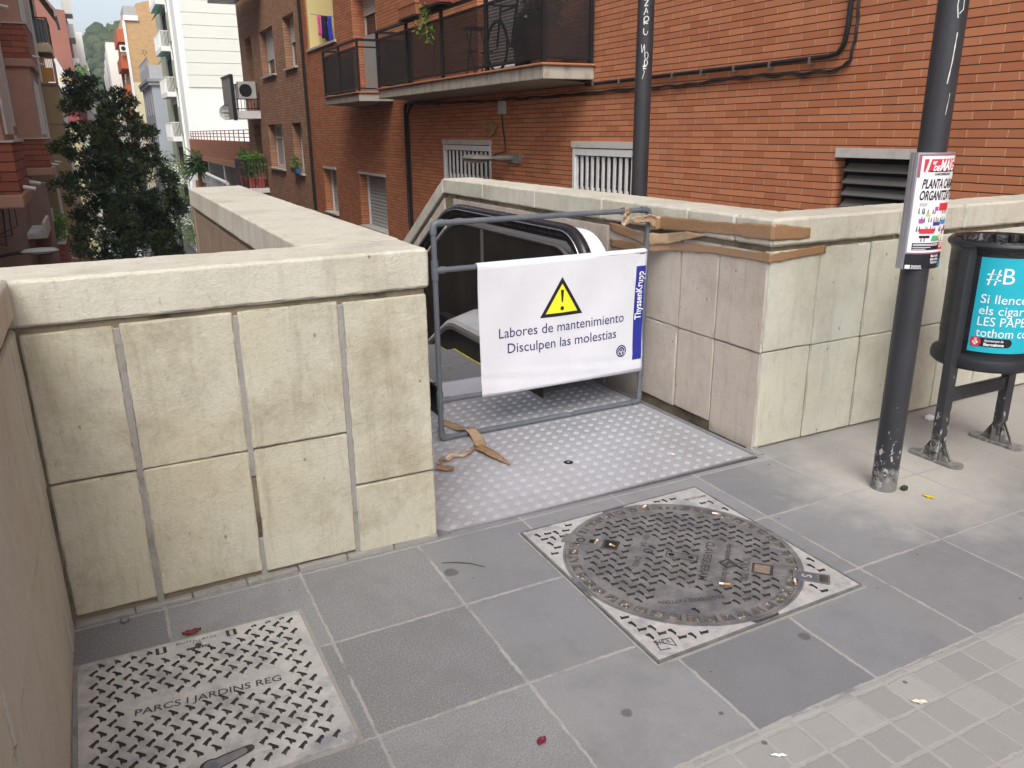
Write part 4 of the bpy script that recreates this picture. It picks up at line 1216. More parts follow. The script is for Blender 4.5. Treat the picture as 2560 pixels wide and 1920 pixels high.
# little crowd with placards: plain marks
b = MB()
rnd = random.Random(5)
for row, zr in enumerate((1.262, 1.228, 1.190, 1.150)):
    for k in range(13):
        u = -.088 + k * .0155 + rnd.uniform(-.004, .004)
        if rnd.random() < .25: continue
        h = rnd.uniform(.012, .019)
        fpatch(b, u - .0022, u + .0022, zr, zr + h * .72, .0030)
        fpatch(b, u - .0012, u + .0014, zr + h * .74, zr + h, .0030)
        fpatch(b, u - .0036, u - .0012, zr - .007, zr + .002, .0030); fpatch(b, u + .001, u + .0036, zr - .007, zr + .002, .0030)
b.build("printed_figures", m_bk, po)
b = MB()
for u0, u1, z0, z1, mi in ((.028, .110, 1.268, 1.298, 0), (.000, .022, 1.268, 1.284, 1), (-.088, -.050, 1.288, 1.300, 7), (-.050, -.024, 1.246, 1.258, 6), (-.082, -.058, 1.218, 1.236, 1), (.000, .052, 1.208, 1.222, 5), (.058, .108, 1.212, 1.230, 2), (-.072, .016, 1.176, 1.196, 0), (.006, .046, 1.146, 1.166, 3), (.056, .074, 1.156, 1.172, 4), (.078, .094, 1.172, 1.192, 1), (.100, .112, 1.184, 1.206, 0), (-.070, -.010, 1.158, 1.168, 8)):
    fpatch(b, u0, u1, z0, z1, .0034, mi)
b.build("printed_placards", [m_red] + m_pcol + [m_bk], po)
b = MB(); fpatch(b, -.098, .068, 1.108, 1.138, .0030, 0); b.build("black_panel", m_bk, po)
b = MB()
for k, (z_, w_) in enumerate(((1.1315, .155), (1.1265, .150), (1.1185, .10), (1.1115, .07))): fpatch(b, -.094, -.094 + w_, z_, z_ + .0022, .0036)
b.build("small_print", m_pw, po)
b = MB(); fpatch(b, .070, .117, 1.106, 1.143, .0030, 0); b.build("red_corner_panel", m_red, po)
b = MB(); put_text(b, "CNT", .034, FP(.0038)(.074, 1.117), bold=.0012, shear=.2, fit=.042); b.build("lettering", m_pw, po)
b = MB(); fpatch(b, -.1215, .1215, 1.029, 1.092, .0014, 0); pl2 = b.build("map_panel", m_bk, bx)
b = MB()
for z_, s_ in ((1.078, "Mapa turístic"), (1.0645, "Mapa turístico"), (1.051, "Tourist map")): put_text(b, s_, .015, FP(.0022)(.020, z_), bold=.0003, fit=.062 if s_[-1] != 'o' else .066)
put_text(b, "Ajuntament", .0105, FP(.0022)(-.088, 1.040), fit=.052, bold=.0002); put_text(b, "de Barcelona", .0105, FP(.0022)(-.088, 1.0315), fit=.056, bold=.0002)
fpatch(b, -.116, -.093, 1.0315, 1.047, .0022); b.build("lettering", m_pw, pl2)
b = MB(); fpatch(b, .085, .1205, 1.032, 1.066, .0020, 0); fpatch(b, .092, .104, 1.036, 1.050, .0026, 1); b.build("corner_patch", [M("patch_teal", (.02, .10, .16), .5), m_pcol[1]], pl2)

# ------------------------------------------------------------ litter bin
LB = (3.80, 2.33)
bi = thing("litter_bin", "black street litter bin on two posts with a turquoise notice on its drum", "litter bin", (LB[0], LB[1], 0))
m_bin = M("bin_black", (.020, .022, .027), .42, var=.25, scale=7, bump=.06)
prof_ = [(.205, .50), (.2075, .60)] + [(.2085 + (.0025 if k % 2 else 0), .62 + k * .006) for k in range(14)] + [(.210, .71), (.212, .92)] + [(.2125 + (.0025 if k % 2 else 0), .93 + k * .006) for k in range(10)] + [(.214, 1.00), (.215, 1.06)]
b = MB(); b.lathe(prof_, (*LB, 0), 48); b.lathe([(.0, .50), (.205, .50)], (*LB, 0), 48)
b.lathe([(.205, 1.06), (.200, .52)], (*LB, 0), 48)
b.build("drum", m_bin, bi, smooth=True)
def rimlathe(r, z, rr, n=10): return [(r + rr * math.cos(2 * math.pi * k / n), z + rr * 1.3 * math.sin(2 * math.pi * k / n)) for k in range(n + 1)]
b = MB(); b.lathe(rimlathe(.222, 1.070, .013), (*LB, 0), 48); b.build("top_rim", m_bin, bi, smooth=True)
b = MB(); b.lathe([(.206, .555), (.232, .540), (.238, .520), (.236, .495), (.222, .482), (.20, .482)], (*LB, 0), 48); b.build("bottom_rim", m_bin, bi, smooth=True)
m_bag = M("bin_bag_black", (.010, .010, .012), .22, var=.3, bump=1.0, bscale=25, spec=.6)
b = MB()
rows = []
for j in range(16):
    row = []
    for k in range(97):
        a = 2 * math.pi * k / 96
        fold = .006 * math.sin(a * 23 + j * .3) + .004 * math.sin(a * 41 + 1)
        if j < 4: r, z_ = .2175 + .002 * j, 1.035 + j * .017 + .006 * math.sin(a * 9)
        elif j < 6: r, z_ = .222 - (j - 4) * .012, 1.092 - (j - 4) * .004
        else: r, z_ = .200 - (j - 6) * .004 + fold, 1.082 - (j - 6) * .045
        row.append((LB[0] + r * math.cos(a), LB[1] + r * math.sin(a), z_))
    rows.append(row)
b.grid(rows); b.build("bag_liner", m_bag, bi, smooth=True)
for sx, px in ((-1, LB[0] - .243), (1, LB[0] + .243)):
    b = MB(); b.box(px - .030, px + .030, LB[1] - .022, LB[1] + .022, .012, 1.062)
    po_ = b.build("post", m_pole, bi, bevel=.004)
    b = MB()
    sl_ = [(px + .042 * math.cos(rad(a)), LB[1] + (.100 if 0 < a < 180 else -.100) + .042 * math.sin(rad(a))) for a in list(range(0, 181, 20)) + list(range(180, 361, 20))]
    b.prism(sl_, 'z', 0, .014); b.build("base_plate", m_pole, po_)
    b = MB()
    for s_ in (-1, 1): b.prism([(LB[1] + s_ * .022, .014), (LB[1] + s_ * .085, .014), (LB[1] + s_ * .022, .125)], 'x', px - .005, px + .005)
    for s_ in (-1, 1): b.prism([(LB[1] + s_ * .030, .014), (LB[1] + s_ * .085, .014), (LB[1] + s_ * .030, .12)], 'x', px + s_ * .022 - .003, px + s_ * .022 + .003)
    b.build("gusset", m_pole, po_)
    b = MB(); b.box(px - .033, px + .033, LB[1] - .025, LB[1] + .025, 1.060, 1.070); b.build("post_cap", m_bin, po_)
    b = MB(); b.box(min(px, px - sx * .04), max(px, px - sx * .04), LB[1] - .018, LB[1] + .018, .93, .97); b.build("hinge_bracket", m_bin, po_)
b = MB(); b.box(LB[0] - .245, LB[0] + .245, LB[1] - .012, LB[1] + .012, .305, .372); b.build("crossbar", m_pole, bi, bevel=.004)
m_cyan = M("notice_turquoise", (.012, .38, .49), .55, var=.04)
RS = .2175
def drum(u, z, out=0.0):              # u = arc length from the left edge of the notice
    a = rad(192) + u / RS
    r = RS + out
    return (LB[0] + r * math.cos(a), LB[1] + r * math.sin(a), z)
UL = RS * rad(148)
b = MB(); b.grid([[drum(UL * i / 40, z_) for z_ in (.578, .800, 1.022)] for i in range(41)]); nt = b.build("notice", m_cyan, bi, smooth=True, recalc=False)
b = MB()
D = lambda u0, z0: (lambda x, y: drum(u0 + x, z0 + y, .0012))
put_text(b, "#B", .105, D(.034, .905), fit=.112)
for k, s_ in enumerate(("Si llencem", "els cigarre", "LES PAPER", "tothom con")):
    put_text(b, s_, .060, D(.024 + k * .001, .812 - k * .053), fit=(.238, .236, .238, .246)[k])
b.build("lettering", M("notice_white", (.72, .78, .80), .6), nt)
b = MB()
b.grid([[drum(.012 + .150 * i / 10, z_, .0010) for z_ in (.606, .648)] for i in range(11)], 0)
b.grid([[drum(.030 + .024 * math.cos(2 * math.pi * k / 24) * r, .627 + .024 * math.sin(2 * math.pi * k / 24) * r, .0018) for r in (.02, 1)] for k in range(25)], 1)
b.grid([[drum(.162 + .021 * math.cos(rad(-90 + 18 * k)) * r, .627 + .021 * math.sin(rad(-90 + 18 * k)) * r, .0010) for r in (.02, 1)] for k in range(11)], 0)
lg = b.build("council_badge", [m_bk, m_red], nt)
b = MB()
put_text(b, "Ajuntament de", .0155, D(.066, .631), fit=.080, bold=.0002); put_text(b, "Barcelona", .0185, D(.066, .612), fit=.084, bold=.0006)
Lz = [(.030, .612), (.042, .625), (.030, .638), (.018, .625)]
for p, q in zip(Lz, Lz[1:] + Lz[:1]): b.bar(drum(p[0], p[1], .0025), drum(q[0], q[1], .0025), .002, .002)
for p, q in (((.030, .612), (.030, .638)), ((.018, .625), (.042, .625)), ((.024, .642), (.036, .642)), ((.036, .618), (.036, .631))): b.bar(drum(p[0], p[1], .0025), drum(q[0], q[1], .0025), .002, .002)
b.build("lettering", m_pw, lg)
# ------------------------------------------------------------ the orange brick house on the right
m_orange = brick("brick_orange", .323, .0658, (.54, .22, .110), (.41, .145, .070), (.060, .026, .016), (.55, .34, .21), fh=.14, fv=.026, off=(.06, .012))  # dark bed-joint colour carries the shadow lines of the raked joints
m_brownb = brick("brick_brown", .30, .082, (.52, .29, .175), (.36, .195, .125), (.07, .048, .038), (.20, .13, .09), fh=.15, fv=.02, soot=(.27, .175, .135))
m_conc = M("balcony_concrete", (.40, .375, .32), .85, var=.18, scale=4, dirt=(.15, .125, .09), dscale=6, dthr=(.48, .72), bump=.3, stretch=(1, 2.2, .8))
m_sill = M("sill_stone", (.52, .50, .46), .7, var=.12, dirt=(.3, .28, .24), dscale=6, dthr=(.5, .75))
m_tile = M("terracotta_tile", (.36, .16, .09), .7, var=.25, scale=14)
m_rail = M("rail_black", (.016, .016, .018), .4, var=.2)
m_pvcw = M("white_frame", (.66, .66, .66), .5, var=.08, dirt=(.42, .42, .40), dscale=5, dthr=(.5, .8))
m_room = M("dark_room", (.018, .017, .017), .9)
m_curt = M("net_curtain", (.42, .40, .36), .9, var=.2, scale=3, stretch=(1, 14, .5))
def shutter_mat(name, col, pitch=.055, axis=2):
    t = NT(name)
    z = t.xyz()[axis]
    f = t.math('FRACT', t.math('DIVIDE', z, pitch))
    c = t.mix(t.step(f, .16, .05), mul(col, 1.0), mul(col, .35))
    c = t.mix(t.math('MULTIPLY', t.noise(4, 5), .3), c, mul(col, .6))
    t.bump(t.math('SINE', t.math('MULTIPLY', f, 3.1416)), .8, .015)
    return t.out(c, .55)
m_shut = shutter_mat("roller_shutter", (.52, .52, .52))
m_shutw = shutter_mat("roller_shutter_white", (.68, .68, .67), .05)
m_garage = shutter_mat("garage_shutter", (.46, .47, .47), .085)
m_yellowW = M("yellow_render", (.66, .58, .27), .85, var=.06, scale=1.5, bump=.1)

ob = thing("apartment_building", "orange brick apartment building along the right with black mesh balconies", "building", (6, 9, 0))
PX = lambda X: (lambda u, v, d: (X + d, u, v))
OH = [(12.56, 14.66, .10, 1.41, .10), (8.28, 9.91, .10, 1.40, .10), (4.30, 5.34, .30, 1.335, .30), (22.58, 23.96, -.66, .595, .38), (18.27, 20.39, -.73, .585, .42),
      (18.30, 20.10, 2.42, 4.75, .42), (11.15, 13.0, 2.42, 4.75, .30), (21.72, 24.62, 3.85, 12.0, 1.6)]
b = MB()
holed(b, -9, 25.25, -7, 12, OH, PX(6.0))
b.build("wall", m_orange, ob)
b = MB(); b.box(6.0, 14, -9.2, -9, -7, 12); b.box(6.05, 14, -9, 25.2, 12, 12.3); b.build("roof", m_conc, ob)
b = MB(); b.box(6.03, 7.59, 24.50, 24.615, 3.86, 12); b.build("yellow_wall", m_yellowW, ob)
b = MB(); b.box(5.95, 6.10, 21.60, 24.72, 3.795, 3.852); b.build("terrace_coping", m_sill, ob)
def grille(name, y0, y1, z0, z1):
    """low window with a white folding grille"""
    w_ = MB()
    for a in ((y0 + .005, y0 + .07, z0, z1 - .002), (y1 - .07, y1 - .005, z0, z1 - .002), (y0 + .07, y1 - .07, z1 - .10, z1 - .012)): w_.box(5.985, 6.06, a[0], a[1], a[2], a[3])
    wi = w_.build("window", m_pvcw, ob, bevel=.004)
    l_ = MB(); l_.box(5.975, 6.08, y0 - .02, y1 + .02, z1 + .002, z1 + .085); l_.build("lintel", m_sill, wi)
    p_ = MB(); p_.box(6.085, 6.098, y0 + .01, y1 - .01, z0, z1 - .01); p_.build("louvred_shutter", shutter_mat("louvre_dark", (.06, .06, .06), .06), wi)
    g_ = MB()
    n = 11; dy = (y1 - y0 - .16) / n
    for i in range(n + 1):
        yy = y0 + .08 + dy * i
        g_.box(6.005, 6.030, yy - .020, yy + .020, z0, z1 - .11)
        if i < n:
            g_.bar((6.034, yy + .02, z1 - .52), (6.034, yy + dy * .5, z1 - .95), .010, .012); g_.bar((6.034, yy + dy - .02, z1 - .52), (6.034, yy + dy * .5, z1 - .95), .010, .012)
            g_.bar((6.034, yy + dy * .5, z1 - .60), (6.034, yy + .02, z1 - 1.0), .010, .012); g_.bar((6.034, yy + dy * .5, z1 - .60), (6.034, yy + dy - .02, z1 - 1.0), .010, .012)
    g_.build("folding_grille", m_pvcw, wi)
grille("window", 12.56, 14.66, .10, 1.36); grille("window", 8.28, 9.91, .10, 1.36)
v_ = MB()
for i in range(10):
    zz = 1.285 - i * .105
    v_.add([(6.04, 4.34, zz - .062), (6.04, 5.27, zz - .062), (6.115, 5.27, zz), (6.115, 4.34, zz)], [(0, 1, 2, 3)])
    v_.add([(6.04, 4.34, zz - .070), (6.04, 5.27, zz - .070), (6.04, 5.27, zz - .062), (6.04, 4.34, zz - .062)], [(0, 1, 2, 3)])
ve = v_.build("ventilation_louvre", M("louvre_slat", (.11, .11, .105), .5, var=.15), ob, recalc=False)
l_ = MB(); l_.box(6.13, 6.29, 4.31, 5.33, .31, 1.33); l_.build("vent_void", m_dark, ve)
l_ = MB(); l_.box(5.992, 6.05, 4.28, 5.335, 1.337, 1.418); l_.build("lintel", m_sill, ve)
for (y0, y1, z0, z1) in ((22.58, 23.96, -.66, .595), (18.27, 20.39, -.73, .585)):
    w_ = MB(); w_.box(6.24, 6.26, y0 + .06, y1 - .06, z0 + .03, z1 - .03); wi = w_.build("window_shutter", m_garage, ob)
    f_ = MB()
    for a in ((y0 + .002, y0 + .06), (y1 - .06, y1 - .002)): f_.box(6.20, 6.28, a[0], a[1], z0, z1)
    f_.build("frame", m_pvcw, wi)
    l_ = MB(); l_.box(5.985, 6.34, y0 - .02, y1 + .02, z1 + .002, z1 + .06); l_.build("lintel", m_sill, wi)
    l_ = MB(); l_.box(5.93, 6.36, y0 + .005, y1 - .005, z0 + .001, z0 + .04); l_.build("sill", m_sill, wi)
def door(y0, y1, z0, z1, xd, sh):
    f_ = MB()
    for a in ((y0 + .004, y0 + .08), ((y0 + y1) / 2 - .05, (y0 + y1) / 2 + .05), (y1 - .08, y1 - .004)): f_.box(xd, xd + .06, a[0], a[1], z0, z1)
    d_ = f_.build("balcony_door", m_pvcw, ob)
    g_ = MB(); g_.box(xd + .02, xd + .03, y0 + .08, y1 - .08, z0, z1); g_.build("pane", m_glass, d_)
    g_ = MB(); g_.box(xd - .02, xd - .005, y0 + .01, y1 - .01, z1 - sh, z1 - .01); g_.build("roller_shutter", m_shutw, d_)
door(18.30, 20.10, 2.42, 4.75, 6.30, .55); door(11.15, 13.0, 2.42, 4.75, 6.20, 2.25)
c_ = MB(); c_.box(6.2, 6.205, 18.95, 20.0, 2.45, 3.75); c_.build("bead_curtain", M("bead_curtain", (.40, .40, .38), .6, var=.5, scale=50), ob)

def mesh_mat():
    t = NT("perforated_sheet")
    x, y, z = t.xyz()
    u = t.math('ADD', x, y)
    h = t.math('MULTIPLY', t.math('SINE', t.math('MULTIPLY', u, 150)), t.math('SINE', t.math('MULTIPLY', z, 150)))
    t.set(t.b.inputs["Alpha"], t.math('SUBTRACT', .74, t.math('MULTIPLY', t.step(h, .15, .55), .55)))
    return t.out(t.mix(t.noise(3, 4), (.020, .018, .019), (.034, .030, .031)), .5)
m_mesh = mesh_mat()
def balcony(y0, y1, posts, low_left=False):
    XF, XW = 5.2, 5.998
    s_ = MB(); s_.prism([(XF + .04, y0 + .04), (XF + .04, y1 - .04), (XW, y1 - .04), (XW, y0 + .04)], 'z', 2.215, 2.375)
    s_.add([(XF + .10, y0 + .10, 2.214), (XF + .10, y1 - .1, 2.214), (XW, y1 - .1, 2.18), (XW, y0 + .1, 2.18)], [(0, 1, 2, 3)])
    bal = s_.build("balcony", m_conc, ob, bevel=.012)
    t_ = MB(); t_.box(XF, XW, y0, y1, 2.377, 2.408); t_.build("tile_nosing", m_tile, bal, bevel=.012)
    r = MB()
    for yy in posts: r.box(XF + .03, XF + .08, yy - .025, yy + .025, 2.408, 3.40)
    for yy in (y0 + .05, y1 - .05): r.box(XW - .08, XW - .03, yy - .025, yy + .025, 2.408, 3.40)
    r.box(XF + .025, XF + .085, y0 + .02, y1 - .02, 3.40, 3.445)
    for yy in (y0 + .05, y1 - .05): r.box(XF + .085, XW - .02, yy - .03, yy + .03, 3.40, 3.445)
    for z_ in (3.27, 2.455):
        r.box(XF + .04, XF + .07, y0 + .05, y1 - .05, z_, z_ + .03)
        for yy in (y0 + .05, y1 - .05): r.box(XF + .07, XW - .03, yy - .015, yy + .015, z_, z_ + .03)
    r.build("railing", m_rail, bal)
    for a, c in zip(posts, posts[1:]):
        m = MB(); m.box(XF + .048, XF + .054, a + .027, c - .027, 2.47, 3.285); m.build("mesh_panel", m_mesh, bal)
    for yy in ((y0 + .05,) if not low_left else ()):
        m = MB(); m.box(XF + .082, XW - .082, yy - .003, yy + .003, 2.47, 3.40); m.build("mesh_panel", m_mesh, bal)
    m = MB(); m.box(XF + .082, XW - .082, y1 - .053, y1 - .047, 2.47, 3.285); m.build("mesh_panel", m_mesh, bal)
balcony(9.36, 16.12, [9.42, 11.09, 12.76, 14.39, 16.05])
balcony(17.36, 20.25, [17.41, 18.84, 20.19], True)

# cables and conduit on the wall
b = MB()
b.tube([(5.965, y, z) for y, z in ((9.55, 2.165), (8.6, 2.168), (7.35, 2.178), (6.3, 2.185), (5.50, 2.195), (5.40, 2.215), (5.345, 2.28), (5.322, 2.42), (5.318, 2.64), (5.31, 6), (5.31, 11.9))], .022, 8)
cd = b.build("conduit", m_rail, ob, smooth=True)
for yy in (9.35, 8.75, 8.25, 7.7, 7.2, 6.7, 6.2, 5.7):
    b = MB(); b.box(5.935, 5.999, yy - .012, yy + .012, 2.14, 2.155); b.box(5.935, 5.942, yy - .012, yy + .012, 2.155, 2.205); b.build("bracket", m_alu, cd)
m_cab = M("cable_black", (.018, .016, .015), .6)
b = MB()
pth = [(14.72, 2.10), (13.6, 2.085), (12.6, 2.062), (11.6, 2.068), (10.6, 2.058), (9.5, 2.062), (8.62, 2.068), (7.9, 2.062), (7.35, 2.060), (6.8, 2.088), (6.3, 2.090), (5.8, 2.072), (5.40, 2.080), (5.27, 2.14), (5.235, 2.36), (5.243, 2.62), (5.235, 4), (5.24, 11.8)]
P = []
for (y0, z0), (y1, z1) in zip(pth, pth[1:]):
    for k in range(8): P.append((5.975 + .006 * math.sin(len(P) * 1.1), y0 + (y1 - y0) * k / 8, z0 + (z1 - z0) * k / 8 + .006 * math.cos(len(P) * 1.1)))
b.tube(P, .012, 6); b.tube([(p[0] - .008, p[1], p[2] - .016 + .008 * math.sin(i * .9)) for i, p in enumerate(P)], .008, 6)
b.build("cable", m_cab, ob, smooth=True)
b = MB(); b.tube([(5.97, 14.75, 2.10), (5.97, 16.2, 2.16), (5.97, 16.55, 2.14), (5.965, 16.62, 2.02), (5.965, 16.66, -.3), (5.965, 16.2, -1.6), (5.965, 16.2, -6)], .035, 8)
b.tube([(5.97, 16.0, 2.17), (5.97, 16.3, 2.10), (5.955, 16.45, 1.9), (5.955, 16.5, -1.5), (5.955, 16.5, -6)], .022, 8)
b.build("cable_run", m_cab, ob, smooth=True)
b = MB(); b.tube([(5.965, 25.20, 12), (5.96, 25.2, -6)], .045, 8); b.tube([(5.94, 25.05, 9), (5.95, 25.08, -6)], .022, 6); b.build("drain_pipe", m_cab, ob, smooth=True)
b = MB(); b.box(5.93, 5.998, 11.96, 12.14, 1.845, 2.045); b.build("junction_box", m_sill, ob, bevel=.006)

# wall lamp with its feed
wl = thing("wall_lamp", "old grey bulkhead lamp on the brick wall between the two grilled windows", "lamp", (5.98, 12.2, 1.15))
m_lamp = M("lamp_housing", (.24, .23, .21), .6, var=.3, scale=16, dirt=(.10, .09, .07), dscale=8, dthr=(.45, .7))
b = MB()
prof2 = [(0, .0), (.10, .012), (.15, .03), (.165, .055), (.15, .085), (.10, .105), (0, .115)]
b.lathe([(r * 1.0, z) for r, z in prof2], (5.62, 12.28, 1.115), 24, sx=1.1, sy=3.1)
b.build("head", m_lamp, wl, smooth=True)
b = MB(); b.lathe([(0, -.03), (.09, -.022), (.13, .005), (.138, .02)], (5.60, 12.35, 1.12), 24, sx=1.0, sy=3.0); b.build("lens", M("lamp_lens", (.40, .39, .36), .3, var=.2, scale=10), wl, smooth=True)
b = MB(); b.tube([(5.75, 12.0, 1.17), (5.90, 11.75, 1.18), (5.995, 11.65, 1.18)], .04, 8); b.box(5.95, 5.999, 11.45, 11.85, 1.10, 1.25); b.build("bracket", m_lamp, wl)
b = MB(); b.tube([(5.96, 12.06, 1.84), (5.96, 12.03, 1.65), (5.95, 11.95, 1.45), (5.9, 11.82, 1.28), (5.75, 11.95, 1.22)], .012, 6); b.build("feed_cable", m_cab, wl, smooth=True)
pq = thing("wall_plaque", "weathered diamond shaped wall plaque beside the wall lamp", "plaque", (5.98, 12.55, 1.6))
b = MB(); b.prism([(12.80, 1.635), (12.60, 1.755), (12.44, 1.74), (12.24, 1.66), (12.40, 1.53), (12.52, 1.495), (12.66, 1.53)], 'x', 5.95, 5.998); b.build("base", M("plaque_ochre", (.30, .20, .10), .8, var=.3), pq, bevel=.008)
b = MB(); b.prism([(12.68, 1.63), (12.56, 1.64), (12.46, 1.60), (12.50, 1.54), (12.60, 1.545)], 'x', 5.942, 5.951); b.prism([(12.62, 1.72), (12.52, 1.73), (12.52, 1.67), (12.60, 1.67)], 'x', 5.942, 5.951); b.build("emblem", M("plaque_rust", (.28, .12, .07), .8, var=.3), pq)

# things on the balconies
m_pot = M("planter_terracotta", (.42, .17, .085), .7, var=.15, scale=8)
m_potr = M("planter_red", (.42, .10, .075), .55, var=.1)
m_leafA = M("leaf_balcony", (.10, .20, .035), .6, var=.4, scale=12)
m_leafD = M("leaf_dry", (.22, .13, .06), .8, var=.4, scale=20)
def planter(y, z, L, mat, label, dry=False):
    o = thing("planter", label, "planter", (5.2, y, z), "planters hung on the balcony rail")
    b = MB()
    t_, h = .11, .20
    v = []
    for zz, k in ((z, .78), (z + h * .82, .97), (z + h * .82, 1.06), (z + h, 1.08), (z + h, .95), (z + h - .03, .93)):
        v.append([(5.19 + sx * t_ * k, y + sy * L / 2 * (1 - (1 - k) * .35), zz) for sx, sy in ((-1, -1), (1, -1), (1, 1), (-1, 1))])
    for r0, r1 in zip(v, v[1:]): b.add(r0 + r1, [(i, (i + 1) % 4, 4 + (i + 1) % 4, 4 + i) for i in range(4)])
    b.add(v[0], [(0, 1, 2, 3)])
    b.build("box", mat, o)
    b = MB(); b.add(v[-1], [(0, 1, 2, 3)]); b.build("soil", m_room, o)
    b = MB(); b.box(5.07, 5.31, y - L * .45, y + L * .45, z - .035, z - .002); b.build("drip_tray", M("tray_black", (.015, .02, .018), .5), o)
    return o
planter(13.85, 3.44, .86, m_pot, "terracotta planter with dry stalks, leftmost on the balcony rail", True)
planter(12.82, 3.49, .90, m_potr, "red planter hung on the balcony rail, right of the terracotta one")
planter(11.75, 3.56, .80, m_pot, "brown planter cut by the top of the photo, right of the red planter")
def leaf_cloud(mb, c, rx, ry, rz, n, s0, s1, rnd, mi=0, droop=0):
    for _ in range(n):
        while True:
            d = Vector((rnd.uniform(-1, 1), rnd.uniform(-1, 1), rnd.uniform(-1, 1)))
            if d.length <= 1: break
        p = Vector((c[0] + d.x * rx, c[1] + d.y * ry, c[2] + d.z * rz))
        a = Vector((rnd.gauss(0, 1), rnd.gauss(0, 1), rnd.gauss(0, .7) - droop)).normalized()
        q = a.cross(Vector((rnd.gauss(0, 1), rnd.gauss(0, 1), rnd.gauss(0, 1)))).normalized()
        L = rnd.uniform(s0, s1); w_ = L * .42
        mb.add([p, p + a * L * .5 + q * w_ * .5, p + a * L, p + a * L * .5 - q * w_ * .5], [(0, 1, 2, 3)], mi)
rr_ = random.Random(3)
def plant(name, label, cat, loc, clouds, mat, stems=(), pot=None, group=None, stemmat=None):
    o = thing(name, label, cat, loc, group)
    b = MB()
    for c in clouds: leaf_cloud(b, *c, rr_)
    b.build("foliage", mat, o, recalc=False)
    if stems:
        b = MB()
        for P in stems: b.tube(P, .008, 5)
        b.build("stem", stemmat or m_leafD, o)
    if pot: pot(o)
    return o
plant("trailing_plant", "green trailing plant hanging from the planters over the mesh balcony", "plant", (5.1, 12.9, 3.4),
      [((5.10, 13.0, 3.42), .07, .18, .16, 60, .05, .10), ((5.13, 12.95, 3.15), .05, .12, .22, 50, .04, .09, ), ((5.12, 13.35, 3.2), .05, .2, .14, 40, .05, .09)], m_leafA,
      [[(5.12, 13.0, 3.5), (5.08, 12.98, 3.3), (5.12, 13.05, 3.0)], [(5.13, 13.3, 3.5), (5.1, 13.35, 3.2)]])
plant("dry_plant", "dry brown stalks standing in the leftmost planter", "plant", (5.2, 13.6, 3.7), [((5.2, 13.85, 3.80), .08, .25, .14, 14, .04, .07)], m_leafD,
      [[(5.2, 13.3 + k * .08, 3.68), (5.2 + rr_.uniform(-.05, .05), 13.3 + k * .08 + rr_.uniform(-.1, .1), 4.05)] for k in range(9)])
def bpot(o):
    b = MB(); b.lathe([(.0, 0), (.20, 0), (.27, .40), (.29, .40), (.29, .46), (.25, .46), (.24, .42), (0, .42)], (5.55, 9.85, 2.41), 24); b.build("pot", m_pot, o, smooth=True)
plant("potted_plant", "bushy potted plant at the right end of the long balcony", "plant", (5.55, 9.85, 2.41),
      [((5.52, 9.9, 3.15), .26, .32, .38, 420, .05, .10), ((5.5, 9.75, 3.5), .2, .25, .25, 160, .05, .10), ((5.45, 9.55, 2.98), .10, .12, .10, 14, .12, .2)], M("leaf_dusky", (.075, .12, .035), .65, var=.5, scale=14),
      [[(5.55, 9.85, 2.85), (5.53 + .1 * k, 9.85 + .08 * k, 3.5)] for k in (-1, 0, 1)], bpot)
plant("hanging_creeper", "thin leafless creeper seen through the second mesh panel", "plant", (5.4, 13.4, 2.5), [((5.4, 13.4, 2.9), .1, .35, .35, 40, .03, .07)], m_leafD,
      [[(5.42, 13.4, 2.42), (5.4, 13.5, 2.75), (5.35, 13.3, 3.0), (5.4, 13.45, 3.25)], [(5.4, 13.5, 2.7), (5.4, 13.15, 2.85), (5.4, 12.95, 2.7)]])
m_bike = M("bicycle_black", (.014, .014, .015), .5)
bk = thing("bicycle", "bicycle leaning on the balcony wall behind the mesh panel", "bicycle", (5.55, 10.7, 2.41))
for yy in (11.25, 10.25):
    b = MB(); b.tube([(5.5, yy + .335 * math.cos(rad(a)), 2.76 + .335 * math.sin(rad(a))) for a in range(0, 360, 15)], .022, 6, closed=True); wh = b.build("wheel", m_bike, bk, smooth=True)
    b = MB()
    for a in range(0, 180, 20): b.tube([(5.5, yy - .32 * math.cos(rad(a)), 2.76 - .32 * math.sin(rad(a))), (5.5, yy + .32 * math.cos(rad(a)), 2.76 + .32 * math.sin(rad(a)))], .0025, 3)
    b.build("spokes", m_alu, wh)
b = MB()
for p, q in (((11.25, 2.76), (11.12, 3.25)), ((11.15, 3.15), (10.82, 2.72)), ((11.13, 3.20), (10.62, 3.22)), ((10.62, 3.25), (10.80, 2.72)), ((10.80, 2.72), (10.25, 2.76)), ((10.25, 2.76), (10.62, 3.15)), ((10.62, 3.15), (10.58, 3.36))):
    b.tube([(5.5, *p), (5.5, *q)], .018, 6)
b.build("frame", m_bike, bk, smooth=True)
b = MB(); b.tube([(5.25, 11.10, 3.30), (5.5, 11.12, 3.28), (5.75, 11.10, 3.30)], .014, 6); b.tube([(5.5, 11.12, 3.2), (5.5, 11.12, 3.3)], .018, 6); b.build("handlebar", m_bike, bk)
b = MB(); b.box(5.44, 5.56, 10.44, 10.70, 3.36, 3.40); b.build("saddle", m_bike, bk, bevel=.015)
sk = tag(MB().lathe([(.0, 0), (.25, .02), (.29, .35), (.26, .62), (.12, .80), (.10, .84), (0, .84)], (5.66, 10.45, 2.41), 18).build("sack", M("sack_dark", (.035, .035, .037), .7, var=.4, scale=5, bump=.5, bscale=12), None, smooth=True), "dark bulging sack behind the bicycle on the balcony", "sack")
so = thing("folding_stool", "folded black stool behind the third mesh panel", "stool", (5.4, 11.85, 2.41))
b = MB()
